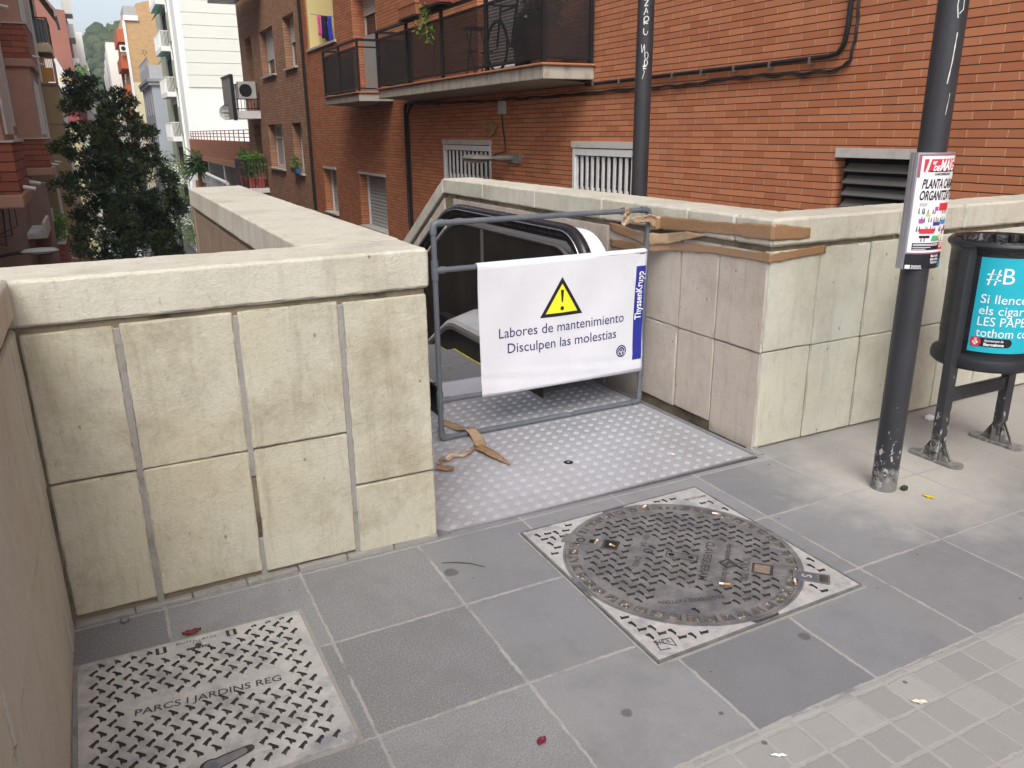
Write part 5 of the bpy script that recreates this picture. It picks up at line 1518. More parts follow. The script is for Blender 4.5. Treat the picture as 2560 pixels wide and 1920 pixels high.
for p, q in (((11.70, 2.42), (12.0, 3.05)), ((12.02, 2.42), (11.80, 3.05)), ((11.62, 2.72), (12.02, 2.74))):
    for x_ in (5.35, 5.6): b.tube([(x_, *p), (x_, *q)], .012, 6)
b.build("leg_frame", m_bike, so)
b = MB(); b.box(5.33, 5.62, 11.72, 12.08, 3.05, 3.075); b.build("seat", m_bike, so)

# laundry in front of the yellow wall
ln = thing("washing_line", "thin washing line strung in front of the yellow wall", "line", (6.3, 24.2, 4.7))
b = MB(); b.tube([(6.03, 24.2, 4.75), (6.5, 24.2, 4.71), (7.58, 24.2, 4.75)], .006, 4); b.build("cord", m_rail, ln)
def garment(label, y0, y1, z0, mat, shape):
    b = MB()
    rows = [[(y0 + (y1 - y0) * (i / 10) + shape(j / 8) * (i / 10 - .5), 24.19 + .015 * math.sin(y * 30 + j), 4.72 - (4.72 - z0) * j / 8) for i in range(11) for y in (i,)] for j in range(9)]
    b.grid(rows)
    tag(b.build("garment", mat, None, smooth=True, solid=.01), label, "laundry", "laundry on the line by the yellow wall")
garment("bright pink garment, first on the washing line", 6.22, 6.31, 4.20, M("cloth_pink", (.75, .09, .42), .8, var=.2), lambda t: -.02 * t)
garment("navy trousers on the washing line, next to the pink garment", 6.33, 6.42, 4.13, M("cloth_navy", (.025, .022, .07), .8, var=.3), lambda t: .03 * t)
garment("patterned black garment on the washing line between navy and blue", 6.43, 6.50, 4.06, M("cloth_black", (.012, .012, .014), .8, speck=(.2, .2, .1), sscale=30), lambda t: 0)
garment("bright blue garment, widest on the washing line", 6.51, 6.62, 4.05, M("cloth_blue", (.04, .07, .55), .8, var=.25), lambda t: .02 * t)

# ------------------------------------------------------------ brown brick house
bb = thing("apartment_building", "brown brick apartment building with deep windows, left of the orange one", "building", (6, 30, 0))
BH = [(33.45, 34.80, 2.72, 5.08, .32), (29.36, 31.73, 3.52, 5.02, .32), (26.15, 27.72, 3.54, 5.05, .32), (29.22, 31.72, .38, 1.875, .32), (26.34, 27.66, .34, 1.885, .32), (33.25, 34.60, -.42, 1.90, .9), (29.36, 31.73, 6.6, 8.1, .32), (26.15, 27.72, 6.6, 8.1, .32)]
b = MB(); holed(b, 25.255, 36.0, -7, 14, BH, PX(6.0))
b.add([(6, 36, -7), (14, 36, -7), (14, 36, 14), (6, 36, 14)], [(0, 1, 2, 3)])
b.build("wall", m_brownb, bb)
b = MB(); b.box(5.7, 14, 25.26, 36.2, 14, 14.3); b.build("roof", m_conc, bb)
def win(par, y0, y1, z0, z1, xd, sh, curtain=False, mull=1, sill=True):
    f_ = MB()
    f_.box(xd, xd + .07, y0 + .004, y0 + .09, z0, z1); f_.box(xd, xd + .07, y1 - .09, y1 - .004, z0, z1); f_.box(xd, xd + .07, y0 + .09, y1 - .09, z0 + .002, z0 + .10); f_.box(xd, xd + .07, y0 + .09, y1 - .09, z1 - .08, z1 - .002)
    for k in range(mull):
        ym = y0 + (y1 - y0) * (k + 1) / (mull + 1); f_.box(xd - .01, xd + .06, ym - .06, ym + .06, z0 + .1, z1 - .08)
    o = f_.build("window", m_pvcw, par)
    g_ = MB(); g_.box(xd + .03, xd + .036, y0 + .09, y1 - .09, z0 + .1, z1 - .08); g_.build("pane", m_glass, o)
    if curtain:
        g_ = MB(); g_.box(xd + .02, xd + .029, y0 + .3, y1 - .12, z0 + .1, z1 - .08); g_.build("curtain", m_curt, o)
    if sh > 0:
        g_ = MB(); g_.box(xd - .025, xd - .012, y0 + .06, y1 - .06, z1 - sh, z1 - .01); g_.build("roller_shutter", m_shutw, o)
    if sill:
        g_ = MB(); g_.box(5.90, xd, y0 - .05, y1 + .05, z0 - .055, z0 - .002); g_.build("sill", m_sill, o)
    return o
win(bb, 29.36, 31.73, 3.52, 5.02, 6.24, .95); win(bb, 26.15, 27.72, 3.54, 5.05, 6.24, .75); w3 = win(bb, 29.22, 31.72, .38, 1.875, 6.24, 0, True)
b = MB(); b.box(6.22, 6.30, 29.31, 31.63, 1.40, 1.46); b.build("transom", m_pvcw, w3)
win(bb, 26.34, 27.66, .34, 1.885, 6.24, 0); win(bb, 33.45, 34.80, 2.72, 5.08, 6.26, 0, False, 1, False); win(bb, 33.25, 34.60, -.42, 1.90, 6.6, 0, False, 1, False)
win(bb, 29.36, 31.73, 6.6, 8.1, 6.24, .8); win(bb, 26.15, 27.72, 6.6, 8.1, 6.24, .8)
b = MB(); b.box(4.9, 5.9, 30.4, 35.6, 6.42, 6.50); b.bar((5.4, 31, 6.45), (5.4, 31, 6.15), .06, .06); b.build("awning_bracket", m_rail, bb)
s_ = MB(); s_.box(5.15, 5.998, 32.9, 35.3, 2.12, 2.40); bl = s_.build("balcony", m_white, bb)
r = MB()
for k in range(13): r.box(5.18, 5.20, 32.95 + k * .19, 32.97 + k * .19, 2.4, 3.32)
for k in range(7): r.box(5.2 + k * .12, 5.22 + k * .12, 32.94, 32.96, 2.4, 3.32)
for z_ in (2.46, 2.80, 3.32):
    r.box(5.17, 5.21, 32.93, 35.3, z_, z_ + .03); r.box(5.21, 5.99, 32.93, 32.97, z_, z_ + .03)
r.build("railing", m_rail, bl)
ac = thing("air_conditioner", "grey air conditioner with round fan on the brown building's balcony", "air conditioner", (5.55, 32.8, 2.8))
b = MB(); b.box(5.22, 5.86, 32.60, 32.92, 2.82, 3.42); b.build("casing", M("ac_grey", (.45, .45, .44), .5, var=.1), ac, bevel=.015)
b = MB(); b.lathe([(0, 0), (.22, 0), (.235, .02)], (0, 0, 0), 28)
b.v = [(5.48 + p[0], 32.585 + p[2], 3.11 + p[1]) for p in b.v]; b.build("fan", m_rail, ac)
b = MB()
for k in range(-4, 5): b.box(5.30, 5.66, 32.575, 32.58, 3.108 + k * .045, 3.114 + k * .045)
b.build("fan_guard", m_rail, ac)
bd = thing("screen_board", "tall grey board screening the left end of the air conditioner balcony", "board", (5.05, 33.5, 2.6))
b = MB(); b.box(5.00, 5.06, 32.75, 35.0, 2.10, 3.62); b.build("panel", M("screen_grey", (.30, .30, .29), .6, var=.1, stretch=(1, 8, 1)), bd)
b = MB(); b.box(4.97, 5.09, 32.68, 32.745, 2.05, 3.66); b.box(4.97, 5.09, 32.75, 35.0, 3.625, 3.68); b.build("frame", m_rail, bd)
sd = thing("satellite_dish", "white satellite dish beside the air conditioner board", "satellite dish", (4.75, 34, 2.4))
b = MB(); b.lathe([(0, 0), (.10, .01), (.20, .04), (.27, .09)], (0, 0, 0), 28); b.v = [(4.86 + p[0] * .8, 34.1 - p[2] * 1.0, 2.35 + p[1]) for p in b.v]; b.build("dish", m_white, sd, smooth=True)
b = MB(); b.tube([(4.72, 34.0, 2.35), (5.0, 33.7, 2.3)], .015, 6)
for k in range(4): b.bar((4.80, 33.9, 2.62 - k * .13), (5.05, 33.9, 2.62 - k * .13), .03, .02)
b.build("arm", m_rail, sd)
m_blue_pot = M("pot_blue", (.05, .16, .40), .5)
def wpot(o):
    b = MB(); b.box(5.80, 5.98, 26.9, 27.5, .345, .50); b.build("trough", M("trough_black", (.03, .03, .03), .6), o)
    b = MB(); b.lathe([(0, 0), (.07, 0), (.09, .14), (0, .14)], (5.88, 26.7, .345), 14); b.build("pot", m_blue_pot, o, smooth=True)
plant("window_plant", "small plants in a trough on the brown building's lower right window sill", "plant", (5.9, 27, .34), [((5.9, 27.1, .68), .12, .4, .2, 160, .06, .14)], m_leafA, (), wpot)
def door_bal():
    s_ = MB(); s_.box(5.2, 5.998, 32.6, 35.4, -.62, -.45); o = s_.build("balcony", m_white, bb)
    r = MB()
    for k in range(15): r.box(5.22, 5.24, 32.65 + k * .19, 32.67 + k * .19, -.45, .60)
    for k in range(7): r.box(5.24 + k * .12, 5.26 + k * .12, 32.64, 32.66, -.45, .60)
    r.box(5.21, 5.25, 32.63, 35.4, .60, .63); r.box(5.25, 5.99, 32.63, 32.67, .60, .63)
    r.build("railing", m_rail, o)
door_bal()
for k, (x_, y_, s_) in enumerate(((5.42, 33.1, .30), (5.75, 32.85, .24), (5.40, 34.2, .26))):
    def fp(o, x_=x_, y_=y_):
        b = MB(); b.lathe([(0, 0), (.17, 0), (.22, .34), (.24, .34), (.24, .38), (0, .38)], (x_, y_, -.45), 18); b.build("pot", m_potr, o, smooth=True)
    plant("potted_plant", ("leafy plant in a red pot, nearest on the brown building's low balcony", "smaller plant in a red pot against the brown brick on the low balcony", "tall climbing plant in a red pot at the far end of the low balcony")[k], "plant", (x_, y_, -.45),
          [((x_, y_, .35 + .15 * k), .22, .4, .45, 260, .07, .15), ((x_, y_ + .2, .75), .2, .4, .18, 90, .07, .14)], m_leafA, (), fp, "potted plants on the low balcony")

# ------------------------------------------------------------ red brick terrace beyond the brown house
tr = thing("terrace", "red brick terrace parapet with rusty railing over a dark porch", "terrace", (6.2, 46, .6))
m_redb = brick("brick_red", .30, .085, (.42, .17, .095), (.34, .13, .075), (.25, .11, .065), (.22, .1, .06), fh=.10, fv=.02)
b = MB(); b.box(6.05, 6.30, 36.4, 60, .13, 1.24); b.build("parapet", m_redb, tr)
b = MB(); b.box(6.0, 6.05, 36.4, 60, .02, .30); b.build("tile_fringe", m_tile, tr)
b = MB(); b.box(6.30, 12, 36.2, 60, .05, .25); b.build("deck", m_conc, tr)
m_rust = M("rail_rust", (.22, .06, .05), .6, var=.3)
b = MB()
for k in range(17): b.box(6.15, 6.19, 36.9 + k * 1.43, 36.95 + k * 1.43, 1.24, 1.74)
for z_ in (1.40, 1.56, 1.71): b.box(6.16, 6.18, 36.6, 59.9, z_, z_ + .035)
b.build("railing", m_rust, tr)
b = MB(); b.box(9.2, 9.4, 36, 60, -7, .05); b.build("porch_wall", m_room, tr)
for yy in (41.5, 46.5, 53):
    b = MB(); b.box(6.3, 6.75, yy, yy + .5, -7, .05); b.build("pillar", m_white, tr)
b = MB(); b.box(6.12, 6.3, 37, 60, -3.2, -1.45); b.build("lower_wall", m_redb, tr)
b = MB(); b.tube([(6.0, 44, -.85), (6.0, 52, -.70)], .10, 8); b.build("awning_roll", m_white, tr, smooth=True)
bn2 = thing("banner_column", "purple and pink banner on a pillar under the red terrace", "banner", (6.05, 40, -1.2))
b = MB(); b.box(5.98, 6.10, 39.6, 40.5, -2.6, .05); b.build("panel", M("banner_pink", (.42, .16, .30), .7, var=.4, scale=2), bn2)
b = MB(); b.box(5.97, 6.11, 39.58, 40.52, .06, .32); b.build("top_band", M("banner_purple", (.13, .07, .42), .7), bn2)
b = MB()
for k in range(11): b.box(5.99, 6.03, 44, 53, -1.9 + k * .10, -1.86 + k * .10)
tag(b.build("lattice_screen", m_pvcw), "grey slatted screen below the awning roll of the terrace", "screen")
yc = thing("yucca", "large spiky yucca in front of the terrace's far end", "plant", (5.85, 55, -2))
b = MB()
for k in range(150):
    a, e = rr_.uniform(0, 6.283), rr_.uniform(-.9, 1.25)
    L = rr_.uniform(.7, 1.25); c = Vector((5.85 + rr_.uniform(-.25, .25), 54.5 + rr_.uniform(-1, 1), .0 + rr_.uniform(-.7, .3)))
    d = Vector((math.cos(a) * math.cos(e), math.sin(a) * math.cos(e), math.sin(e)))
    q = d.cross(Vector((0, 0, 1))).normalized() * .05
    b.add([c - q, c + q, c + d * L * .6 + q * .8 - Vector((0, 0, .06)), c + d * L - Vector((0, 0, .22)), c + d * L * .6 - q * .8 - Vector((0, 0, .06))], [(0, 1, 2, 3, 4)])
b.build("foliage", M("yucca_leaf", (.05, .11, .025), .5, var=.5, scale=3), yc, recalc=False)
b = MB(); b.tube([(5.85, 54.5, -6.9), (5.85, 54.5, -.2)], .12, 8); b.build("stem", m_leafD, yc)

# ------------------------------------------------------------ white apartment block
wb = thing("apartment_building", "tall white apartment block with blank ribbed gable and white balconies", "building", (6.1, 60, 0))
m_wht = M("render_white", (.83, .83, .80), .85, var=.03, scale=.6)
m_wht2 = M("panel_cream", (.74, .75, .68), .8, var=.04, scale=.8)
m_sage = M("facade_sage", (.40, .42, .33), .85, var=.12, scale=1.2)
b = MB(); b.box(6.12, 16, 60, 74, -7, 24); b.build("wall", m_wht, wb)
b = MB()
for k in range(26):
    z0 = 4.55 + k * .765
    if z0 < 23: b.box(6.48, 16, 59.93, 59.999, z0, z0 + .735)
b.build("gable_cladding", m_wht2, wb)
b = MB(); b.box(6.09, 6.119, 62.6, 73.9, -6.9, 23.5); b.build("street_facade", m_sage, wb)
for k, z_ in enumerate((-4.55, -1.58, 1.40, 4.43, 7.42, 10.4)):
    s_ = MB(); s_.box(5.42, 6.085, 64.2, 69.4, z_ - .32, z_); bl = s_.build("balcony", m_wht, wb)
    r = MB()
    for j in range(8): r.box(5.46 + j * .085, 5.49 + j * .085, 64.22, 64.26, z_, z_ + .95)
    for j in range(18): r.box(5.42, 5.46, 64.3 + j * .29, 64.36 + j * .29, z_, z_ + .95)
    r.box(5.41, 5.47, 64.2, 69.4, z_ + .95, z_ + 1.0); r.box(5.47, 6.08, 64.2, 64.26, z_ + .95, z_ + 1.0)
    r.build("railing", m_wht, bl)
    r = MB(); r.box(5.43, 5.45, 66.0, 69.3, z_ + .05, z_ + .93); r.build("solid_panel", m_wht, bl)
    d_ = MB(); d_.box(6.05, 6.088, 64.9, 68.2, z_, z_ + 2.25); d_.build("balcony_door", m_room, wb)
    d_ = MB(); d_.box(5.95, 6.088, 62.75, 64.0, z_ + .2, z_ + 2.0); d_.build("drying_screen", m_sage, wb)
    if k in (4, 5): 
        d_ = MB(); d_.bar((5.9, 66.5, z_ - .35), (5.35, 66.5, z_ - .95), 3.6, .03); d_.build("green_awning", M("awning_green%d" % k, (.04, .30, .20), .8), bl)
for yy in (62.5, 64.1): 
    b = MB(); b.box(6.0, 6.12, yy, yy + .12, -6.9, 23.5); b.build("pilaster", m_wht, wb)
dk = tag(MB().lathe([(0, 0), (.2, .03), (.38, .1)], (0, 0, 0), 20).build("satellite_dish", m_rail), "dark satellite dish low on the white block's balconies", "satellite dish")
dk.location = (5.3, 63.6, -3.5); dk.rotation_euler = (rad(90), 0, 0)

# ------------------------------------------------------------ grey-blue house, tan gable house
gb = thing("house", "narrow grey-blue house with a cornice and roof terrace behind the tree", "building", (5.2, 72, 0))
m_gb = M("render_greyblue", (.40, .44, .49), .85, var=.06, scale=1)
b = MB(); b.box(5.15, 6.10, 74.2, 86, -7, 5.35); b.build("wall", m_gb, gb)
b = MB(); b.box(4.95, 6.11, 74.0, 86.1, 5.35, 5.62); b.box(4.85, 6.11, 73.9, 86.1, 5.62, 5.86); b.build("cornice", M("cornice_grey", (.30, .32, .34), .8), gb)
b = MB(); b.box(5.12, 6.10, 74.2, 86, 5.86, 6.9); b.build("parapet", M("parapet_grey", (.45, .47, .49), .85, var=.15, scale=2), gb)
r = MB()
for j in range(12): r.box(5.1, 5.16, 74.3 + j, 74.36 + j, 6.9, 7.5)
r.box(5.1, 5.16, 74.3, 86, 7.45, 7.5); r.build("railing", m_alu, gb)
for j in range(4):
    for z_ in (-2.5, .5, 3.1):
        w_ = MB(); w_.box(5.12, 5.149, 75.5 + j * 2.8, 76.4 + j * 2.8, z_, z_ + 1.6); w_.build("window", m_shutw, gb)
tg = thing("apartment_building", "tan brick gable house with orange balconies, hill behind it", "building", (4.6, 90, 0))
m_tan = M("brick_tan", (.56, .36, .18), .9, var=.12, scale=1.5, dirt=(.40, .25, .13), dscale=2.2, dthr=(.45, .7), stretch=(1, 1, 2.2))
b = MB(); b.prism([(4.62, 6.4), (4.62, 11.8), (5.85, 12.0), (5.85, 13.4), (7.6, 13.9), (7.6, 6.4)], 'y', 90, 118); b.build("gable", m_tan, tg)
b = MB(); b.box(4.62, 7.6, 90, 118, -7, 6.39); b.build("base", M("render_cream", (.74, .66, .44), .85), tg)
b = MB(); b.box(4.46, 4.70, 89.9, 90.0, -7, 11.9); b.box(7.5, 7.75, 89.85, 90, 5, 14); b.box(4.6, 5.9, 89.8, 90.0, 11.9, 12.35); b.build("white_edge", m_wht, tg)
b = MB(); b.box(4.7, 5.85, 90.3, 96, 12.0, 13.2); b.build("roof_house", M("asbestos_grey", (.42, .42, .40), .9, var=.1), tg)
m_or = M("balcony_orange", (.50, .13, .055), .8, var=.15)
for k, z_ in enumerate((-.4, 2.3, 5.0, 7.7, 10.1)):
    b = MB(); b.box(3.90, 4.6, 91, 100, z_, z_ + 1.15); b.build("balcony", m_or, tg)
    b = MB(); b.box(4.55, 4.615, 91, 116, z_ + 1.16, z_ + 2.3); b.build("loggia", M("loggia_cream%d" % k, (.60, .45, .25), .85), tg)
    if k in (2, 4):
        a_c = thing("air_conditioner", ("white air conditioner on the tan house, the lower one", "white air conditioner on the tan house, the upper one")[k == 4], "air conditioner", (4.1, 90.8, z_ - .6))
        b = MB(); b.box(3.95, 4.70, 90.4, 90.8, z_ - .95, z_ - .35); b.build("casing", m_wht, a_c)
        b = MB(); b.lathe([(0, 0), (.2, 0)], (0, 0, 0), 16); b.v = [(4.25 + p[0], 90.38, z_ - .65 + p[1]) for p in b.v]; b.build("fan", m_room, a_c)
for k in range(5):
    a_ = MB(); a_.box(3.2 - k * .02, 4.3, 104 + k * 5, 108.5 + k * 5, -7, 11.2 - k * .5); a_.build("stair_tower", (m_wht, m_pvcw)[k % 2], tg)
b = MB()
for p in ((5.9, 9.0), (6.0, 9.25), (6.12, 9.0), (6.0, 8.8), (6.2, 9.15), (5.85, 9.2)): b.box(p[0], p[0] + .08, 89.985, 89.998, p[1], p[1] + .1)
b.build("vent_holes", m_room, tg)

# ------------------------------------------------------------ left side of the street
pk = thing("apartment_building", "pink rendered apartment building at the left edge with brick balcony fronts", "building", (-2, 20, 0))
m_pink_r = M("render_pink", (.40, .245, .185), .9, var=.1, scale=1.2, dirt=(.28, .17, .125), dscale=2, dthr=(.5, .8), bump=.2, bscale=30)
m_shng = brick("brick_shingle", .62, .165, (.36, .125, .080), (.27, .085, .055), (.08, .030, .022), (.12, .05, .035), fh=.12, fv=.03, bump=.9)
m_whs = M("white_strip", (.55, .54, .51), .7, var=.1, dirt=(.36, .34, .31), dscale=2, dthr=(.5, .75))
m_pkd = M("render_dark_taupe", (.24, .17, .14), .9, var=.2, scale=2)
b = MB(); b.box(-14, -1.92, 9, 33.6, -7, 14); b.build("wall", m_pink_r, pk)
def bay(y0, y1, z0, z1):
    o = MB(); o.box(-3.2, -1.20, y0, y1, z0 + .24, z1 - .04); bo = o.build("bay_front", m_shng, pk)
    o = MB(); o.box(-3.2, -1.17, y0 - .03, y1 + .03, z0, z0 + .235); o.build("bay_base", m_pink_r, bo, bevel=.03)
    o = MB(); o.box(-3.2, -1.16, y0 - .04, y1 + .04, z1 - .035, z1); o.build("bay_coping", m_sill, bo)
    for yy in (y0 + .4, y1 - .4):
        o = MB(); o.tube([(-1.17, yy, z0 + .34), (-.98, yy, z0 + .30)], .035, 8); o.build("spout", m_whs, bo, smooth=True)
for z0, z1 in ((.38, 1.52), (3.58, 4.82), (6.5, 7.7), (-3.0, -1.75)):
    bay(16.6, 19.2, z0, z1); bay(29.8, 33.5, z0, z1)
for z0, z1 in ((1.52, 3.58), (4.82, 6.5), (7.7, 14)):
    for y0, y1 in ((16.66, 19.1), (29.86, 33.4)):
        b = MB(); b.box(-3.2, -1.30, y0, y1, z0, z1); b.build("bay_wall", m_pink_r, pk)
        b = MB(); b.box(-1.296, -1.26, y0 + .5, y1 - .4, z0 + .1, z1 - .35); b.build("window_strip", m_whs, pk)
for z0 in (-.9, 1.85, 4.8):
    for y0 in (20.4, 22.8, 25.6, 27.8):
        b = MB(); b.box(-1.915, -1.86, y0, y0 + .95, z0, z0 + 2.5); b.build("window_strip", m_whs, pk)
b = MB()
b.box(-1.90, -1.28, 26.8, 27.3, -7, .30)
b.build("pier", m_pkd, pk)
b = MB(); b.box(-1.915, -1.8, 12, 29.7, -7, .30); b.build("ground_floor", m_pkd, pk)
b = MB(); b.box(-1.8, -1.35, 24.5, 29.6, -1.0, -.86); b.box(-1.42, -1.35, 24.5, 29.6, -.86, -.60); b.build("ledge", m_whs, pk)
b = MB(); b.tube([(-1.25, 33.6, 12), (-1.25, 33.62, -6)], .05, 8); b.build("drain_pipe", m_whs, pk)
plant("balcony_shrub", "green shrubs growing on the lower balcony at the left, brick front below", "plant", (-1.5, 31, -1.7), [((-1.5, 31.2, -1.35), .35, 1.4, .5, 420, .10, .22), ((-1.25, 30.3, -1.25), .3, .5, .5, 160, .10, .22)], m_leafA)
sl = thing("street_lamp", "grey street lamp head on an arm low at the left edge", "street lamp", (-1.1, 15.2, -.25))
b = MB(); b.lathe([(0, -.05), (.09, -.04), (.12, 0), (.09, .045), (0, .06)], (0, 0, 0), 16, sx=2.4); b.v = [(-.98 + p[0], 15.2 + p[1], -.215 + p[2]) for p in b.v]; b.build("head", M("lamp_grey", (.30, .31, .31), .5, var=.2, scale=9), sl, smooth=True)
b = MB(); b.lathe([(0, -.058), (.07, -.05), (.10, -.015)], (0, 0, 0), 16, sx=2.2); b.v = [(-.97 + p[0], 15.2 + p[1], -.222 + p[2]) for p in b.v]; b.build("lens", M("lamp_lens_dark", (.07, .07, .075), .2), sl, smooth=True)
b = MB(); b.tube([(-1.85, 15.3, -.35), (-1.45, 15.25, -.24), (-1.2, 15.2, -.22)], .03, 8); b.box(-1.92, -1.80, 15.1, 15.45, -.55, -.05); b.build("bracket_arm", m_rail, sl)
b = MB()
for k in range(3): b.tube([(-1.88, 15.3, .1 - k * .1), (-1.6 + k * .05, 17 + k * .8, -.3 + k * .1), (-1.75, 20 + k, 1.0)], .012, 5)
b.build("feed_cable", m_cab, sl)

tb = thing("apartment_building", "tan rendered corner building beyond the pink one, with an iron balcony above", "building", (-.9, 38, 0))
m_tanr = M("render_tan", (.30, .225, .125), .9, var=.08, scale=1, dirt=(.20, .15, .09), dscale=2, dthr=(.55, .8))
b = MB(); b.box(-9, -.76, 36, 45.5, -7, 3.38); b.build("lower_block", m_tanr, tb)
b = MB(); b.box(-9, -.72, 35.95, 45.6, 3.38, 3.46); b.box(-1.25, -.757, 35.985, 35.999, 1.98, 2.02); b.box(-1.25, -.757, 35.985, 35.999, .1, .13); b.build("coping", m_pkd, tb)
b = MB(); b.box(-.758, -.74, 37.5, 44.5, -1, 2.4); b.build("window_strip", m_whs, tb)
b = MB(); b.box(-9, -1.28, 36.2, 45.4, 3.46, 14); b.build("upper_wall", brick("brick_upper", .30, .12, (.36, .20, .10), (.28, .14, .08), (.45, .40, .30), (.4, .35, .26), fh=.2, fv=.05), tb)
b = MB(); b.box(-1.275, -1.20, 36.2, 36.6, 3.46, 14); b.box(-1.275, -1.22, 40, 40.5, 3.46, 14); b.build("cream_pilaster", m_whs, tb)
s_ = MB(); s_.box(-1.27, -.74, 36.6, 39.6, 4.55, 4.85); bl = s_.build("balcony", M("balcony_cream", (.55, .47, .30), .8), tb, bevel=.04)
r = MB()
for j in range(13): r.box(-.78, -.75, 36.6 + j * .24, 36.63 + j * .24, 4.85, 5.75)
for j in range(5): r.box(-1.25 + j * .11, -1.23 + j * .11, 36.6, 36.63, 4.85, 5.75)
r.box(-1.27, -.74, 36.58, 36.64, 5.72, 5.77); r.box(-.79, -.74, 36.64, 39.6, 5.72, 5.77); r.build("railing", m_rail, bl)
r = MB(); r.box(-1.2, -.80, 36.65, 36.67, 4.9, 5.7); r.build("glass_panel", M("panel_greyblue", (.12, .16, .18), .3), bl)
aw = MB(); aw.add([(-1.27, 36.6, 7.4), (-1.27, 41, 7.4), (-.42, 41, 5.95), (-.42, 36.6, 5.95)], [(0, 1, 2, 3)]); aw.box(-.46, -.38, 36.5, 41, 5.80, 5.95); aw.build("awning", M("awning_white", (.62, .62, .60), .8, var=.15, stretch=(8, 1, 1)), tb, solid=.02)
b = MB(); b.box(-1.26, -.80, 36.25, 36.30, 3.50, 4.0)
for j in range(8):
    b.box(-1.22 + j * .055, -1.195 + j * .055, 36.22, 36.26, 3.5, 4.35)
b.build("slatted_screen", M("slat_orange", (.50, .26, .07), .7), tb)
b = MB(); b.box(-.79, -.76, 36.3, 39.5, 3.5, 4.4); b.build("terrace_screen", M("screen_red", (.30, .10, .06), .8), tb)

rt = thing("apartment_building", "tall red rendered building with pale balconies facing the street, far left", "building", (-.5, 70, 0))
m_redr = M("render_red", (.31, .135, .105), .9, var=.06, scale=.7)
m_maroon = M("render_maroon", (.28, .065, .075), .9, var=.1)
b = MB(); b.prism([(-9, 6.0), (-9, 13), (-1.35, 11.0), (-.75, 10.15), (-.2, 10.1), (-.2, 6.0)], 'y', 70, 71); b.build("gable", m_redr, rt)
b = MB()
b.prism([(-9, 71), (-.2, 71), (1.1, 135), (-9, 135)], 'z', -7, 10.0); b.build("street_facade", m_maroon, rt)
for k in range(5):
    z_ = -1.0 + k * 2.35
    for y0, y1 in ((71.2, 76), (82, 90), (98, 108), (116, 128)):
        xf = -.2 + (y0 - 71) * .0203
        b = MB(); b.box(xf - .3, xf + .42 + (y0 > 80) * .15, y0, y1, z_, z_ + .95); b.build("balcony", (m_wht, m_whs)[(k + int(y0)) % 2], rt)
for k in range(4):
    b = MB(); b.box(-.1 + k * .25, .75 + k * .22, 78 + k * 14, 80.5 + k * 14, 4.0 - k, 9.5 - k * 1.3); b.build("stair_column", (m_wht, m_pvcw)[k % 2], rt)
b = MB(); b.box(-.35, .3, 71.0, 74, 10.0, 10.9); b.build("roof_house", m_whs, rt)
plant("terrace_shrub", "green terrace shrubs on the red building above the white house", "plant", (.1, 71, 5.6), [((.15, 71.2, 6.0), .6, 1.5, .6, 300, .15, .35)], m_leafA)
wh = thing("house", "low white house with a maroon band in front of the red building", "building", (-.8, 66, 0))
b = MB(); b.box(-6, -.33, 66, 69.9, 3.4, 5.0); b.prism([(-6, 5.0), (-1.15, 5.0), (-1.15, 6.6), (-6, 6.6)], 'y', 66.2, 69.9); b.prism([(-1.15, 5.0), (-.4, 5.0), (-1.15, 6.5)], 'y', 66.2, 66.6); b.build("wall", M("render_patchy_white", (.66, .65, .63), .9, var=.12, scale=.8, dirt=(.48, .47, .45), dscale=1, dthr=(.5, .7)), wh)
b = MB(); b.box(-6, -.15, 65.8, 66, 4.15, 4.3); b.build("ledge", m_whs, wh)
b = MB(); b.box(-1.15, -.45, 65.96, 65.999, 5.05, 5.35); b.build("ochre_band", M("ochre", (.52, .32, .12), .8), wh)
b = MB(); b.box(-6, -.35, 66, 69.9, 2.48, 3.4); b.build("maroon_band", m_maroon, wh)
b = MB(); b.box(-6, -.4, 66.05, 69.9, -7, 2.48); b.build("lower_wall", M("render_yellow", (.46, .41, .24), .9, var=.08), wh)
b = MB(); b.box(-1.08, -.80, 65.97, 65.998, 3.45, 4.10); w0 = b.build("window", m_rail, wh)
b = MB(); b.box(-1.03, -.84, 65.95, 65.969, 3.5, 4.06); b.build("pane", M("pane_grey", (.30, .33, .36), .2), w0)
b = MB(); b.box(-.38, .15, 66.4, 67, -7, 2.3); b.box(-.36, .3, 68, 69, 1.2, 2.0); b.build("side_bay", m_whs, wh)

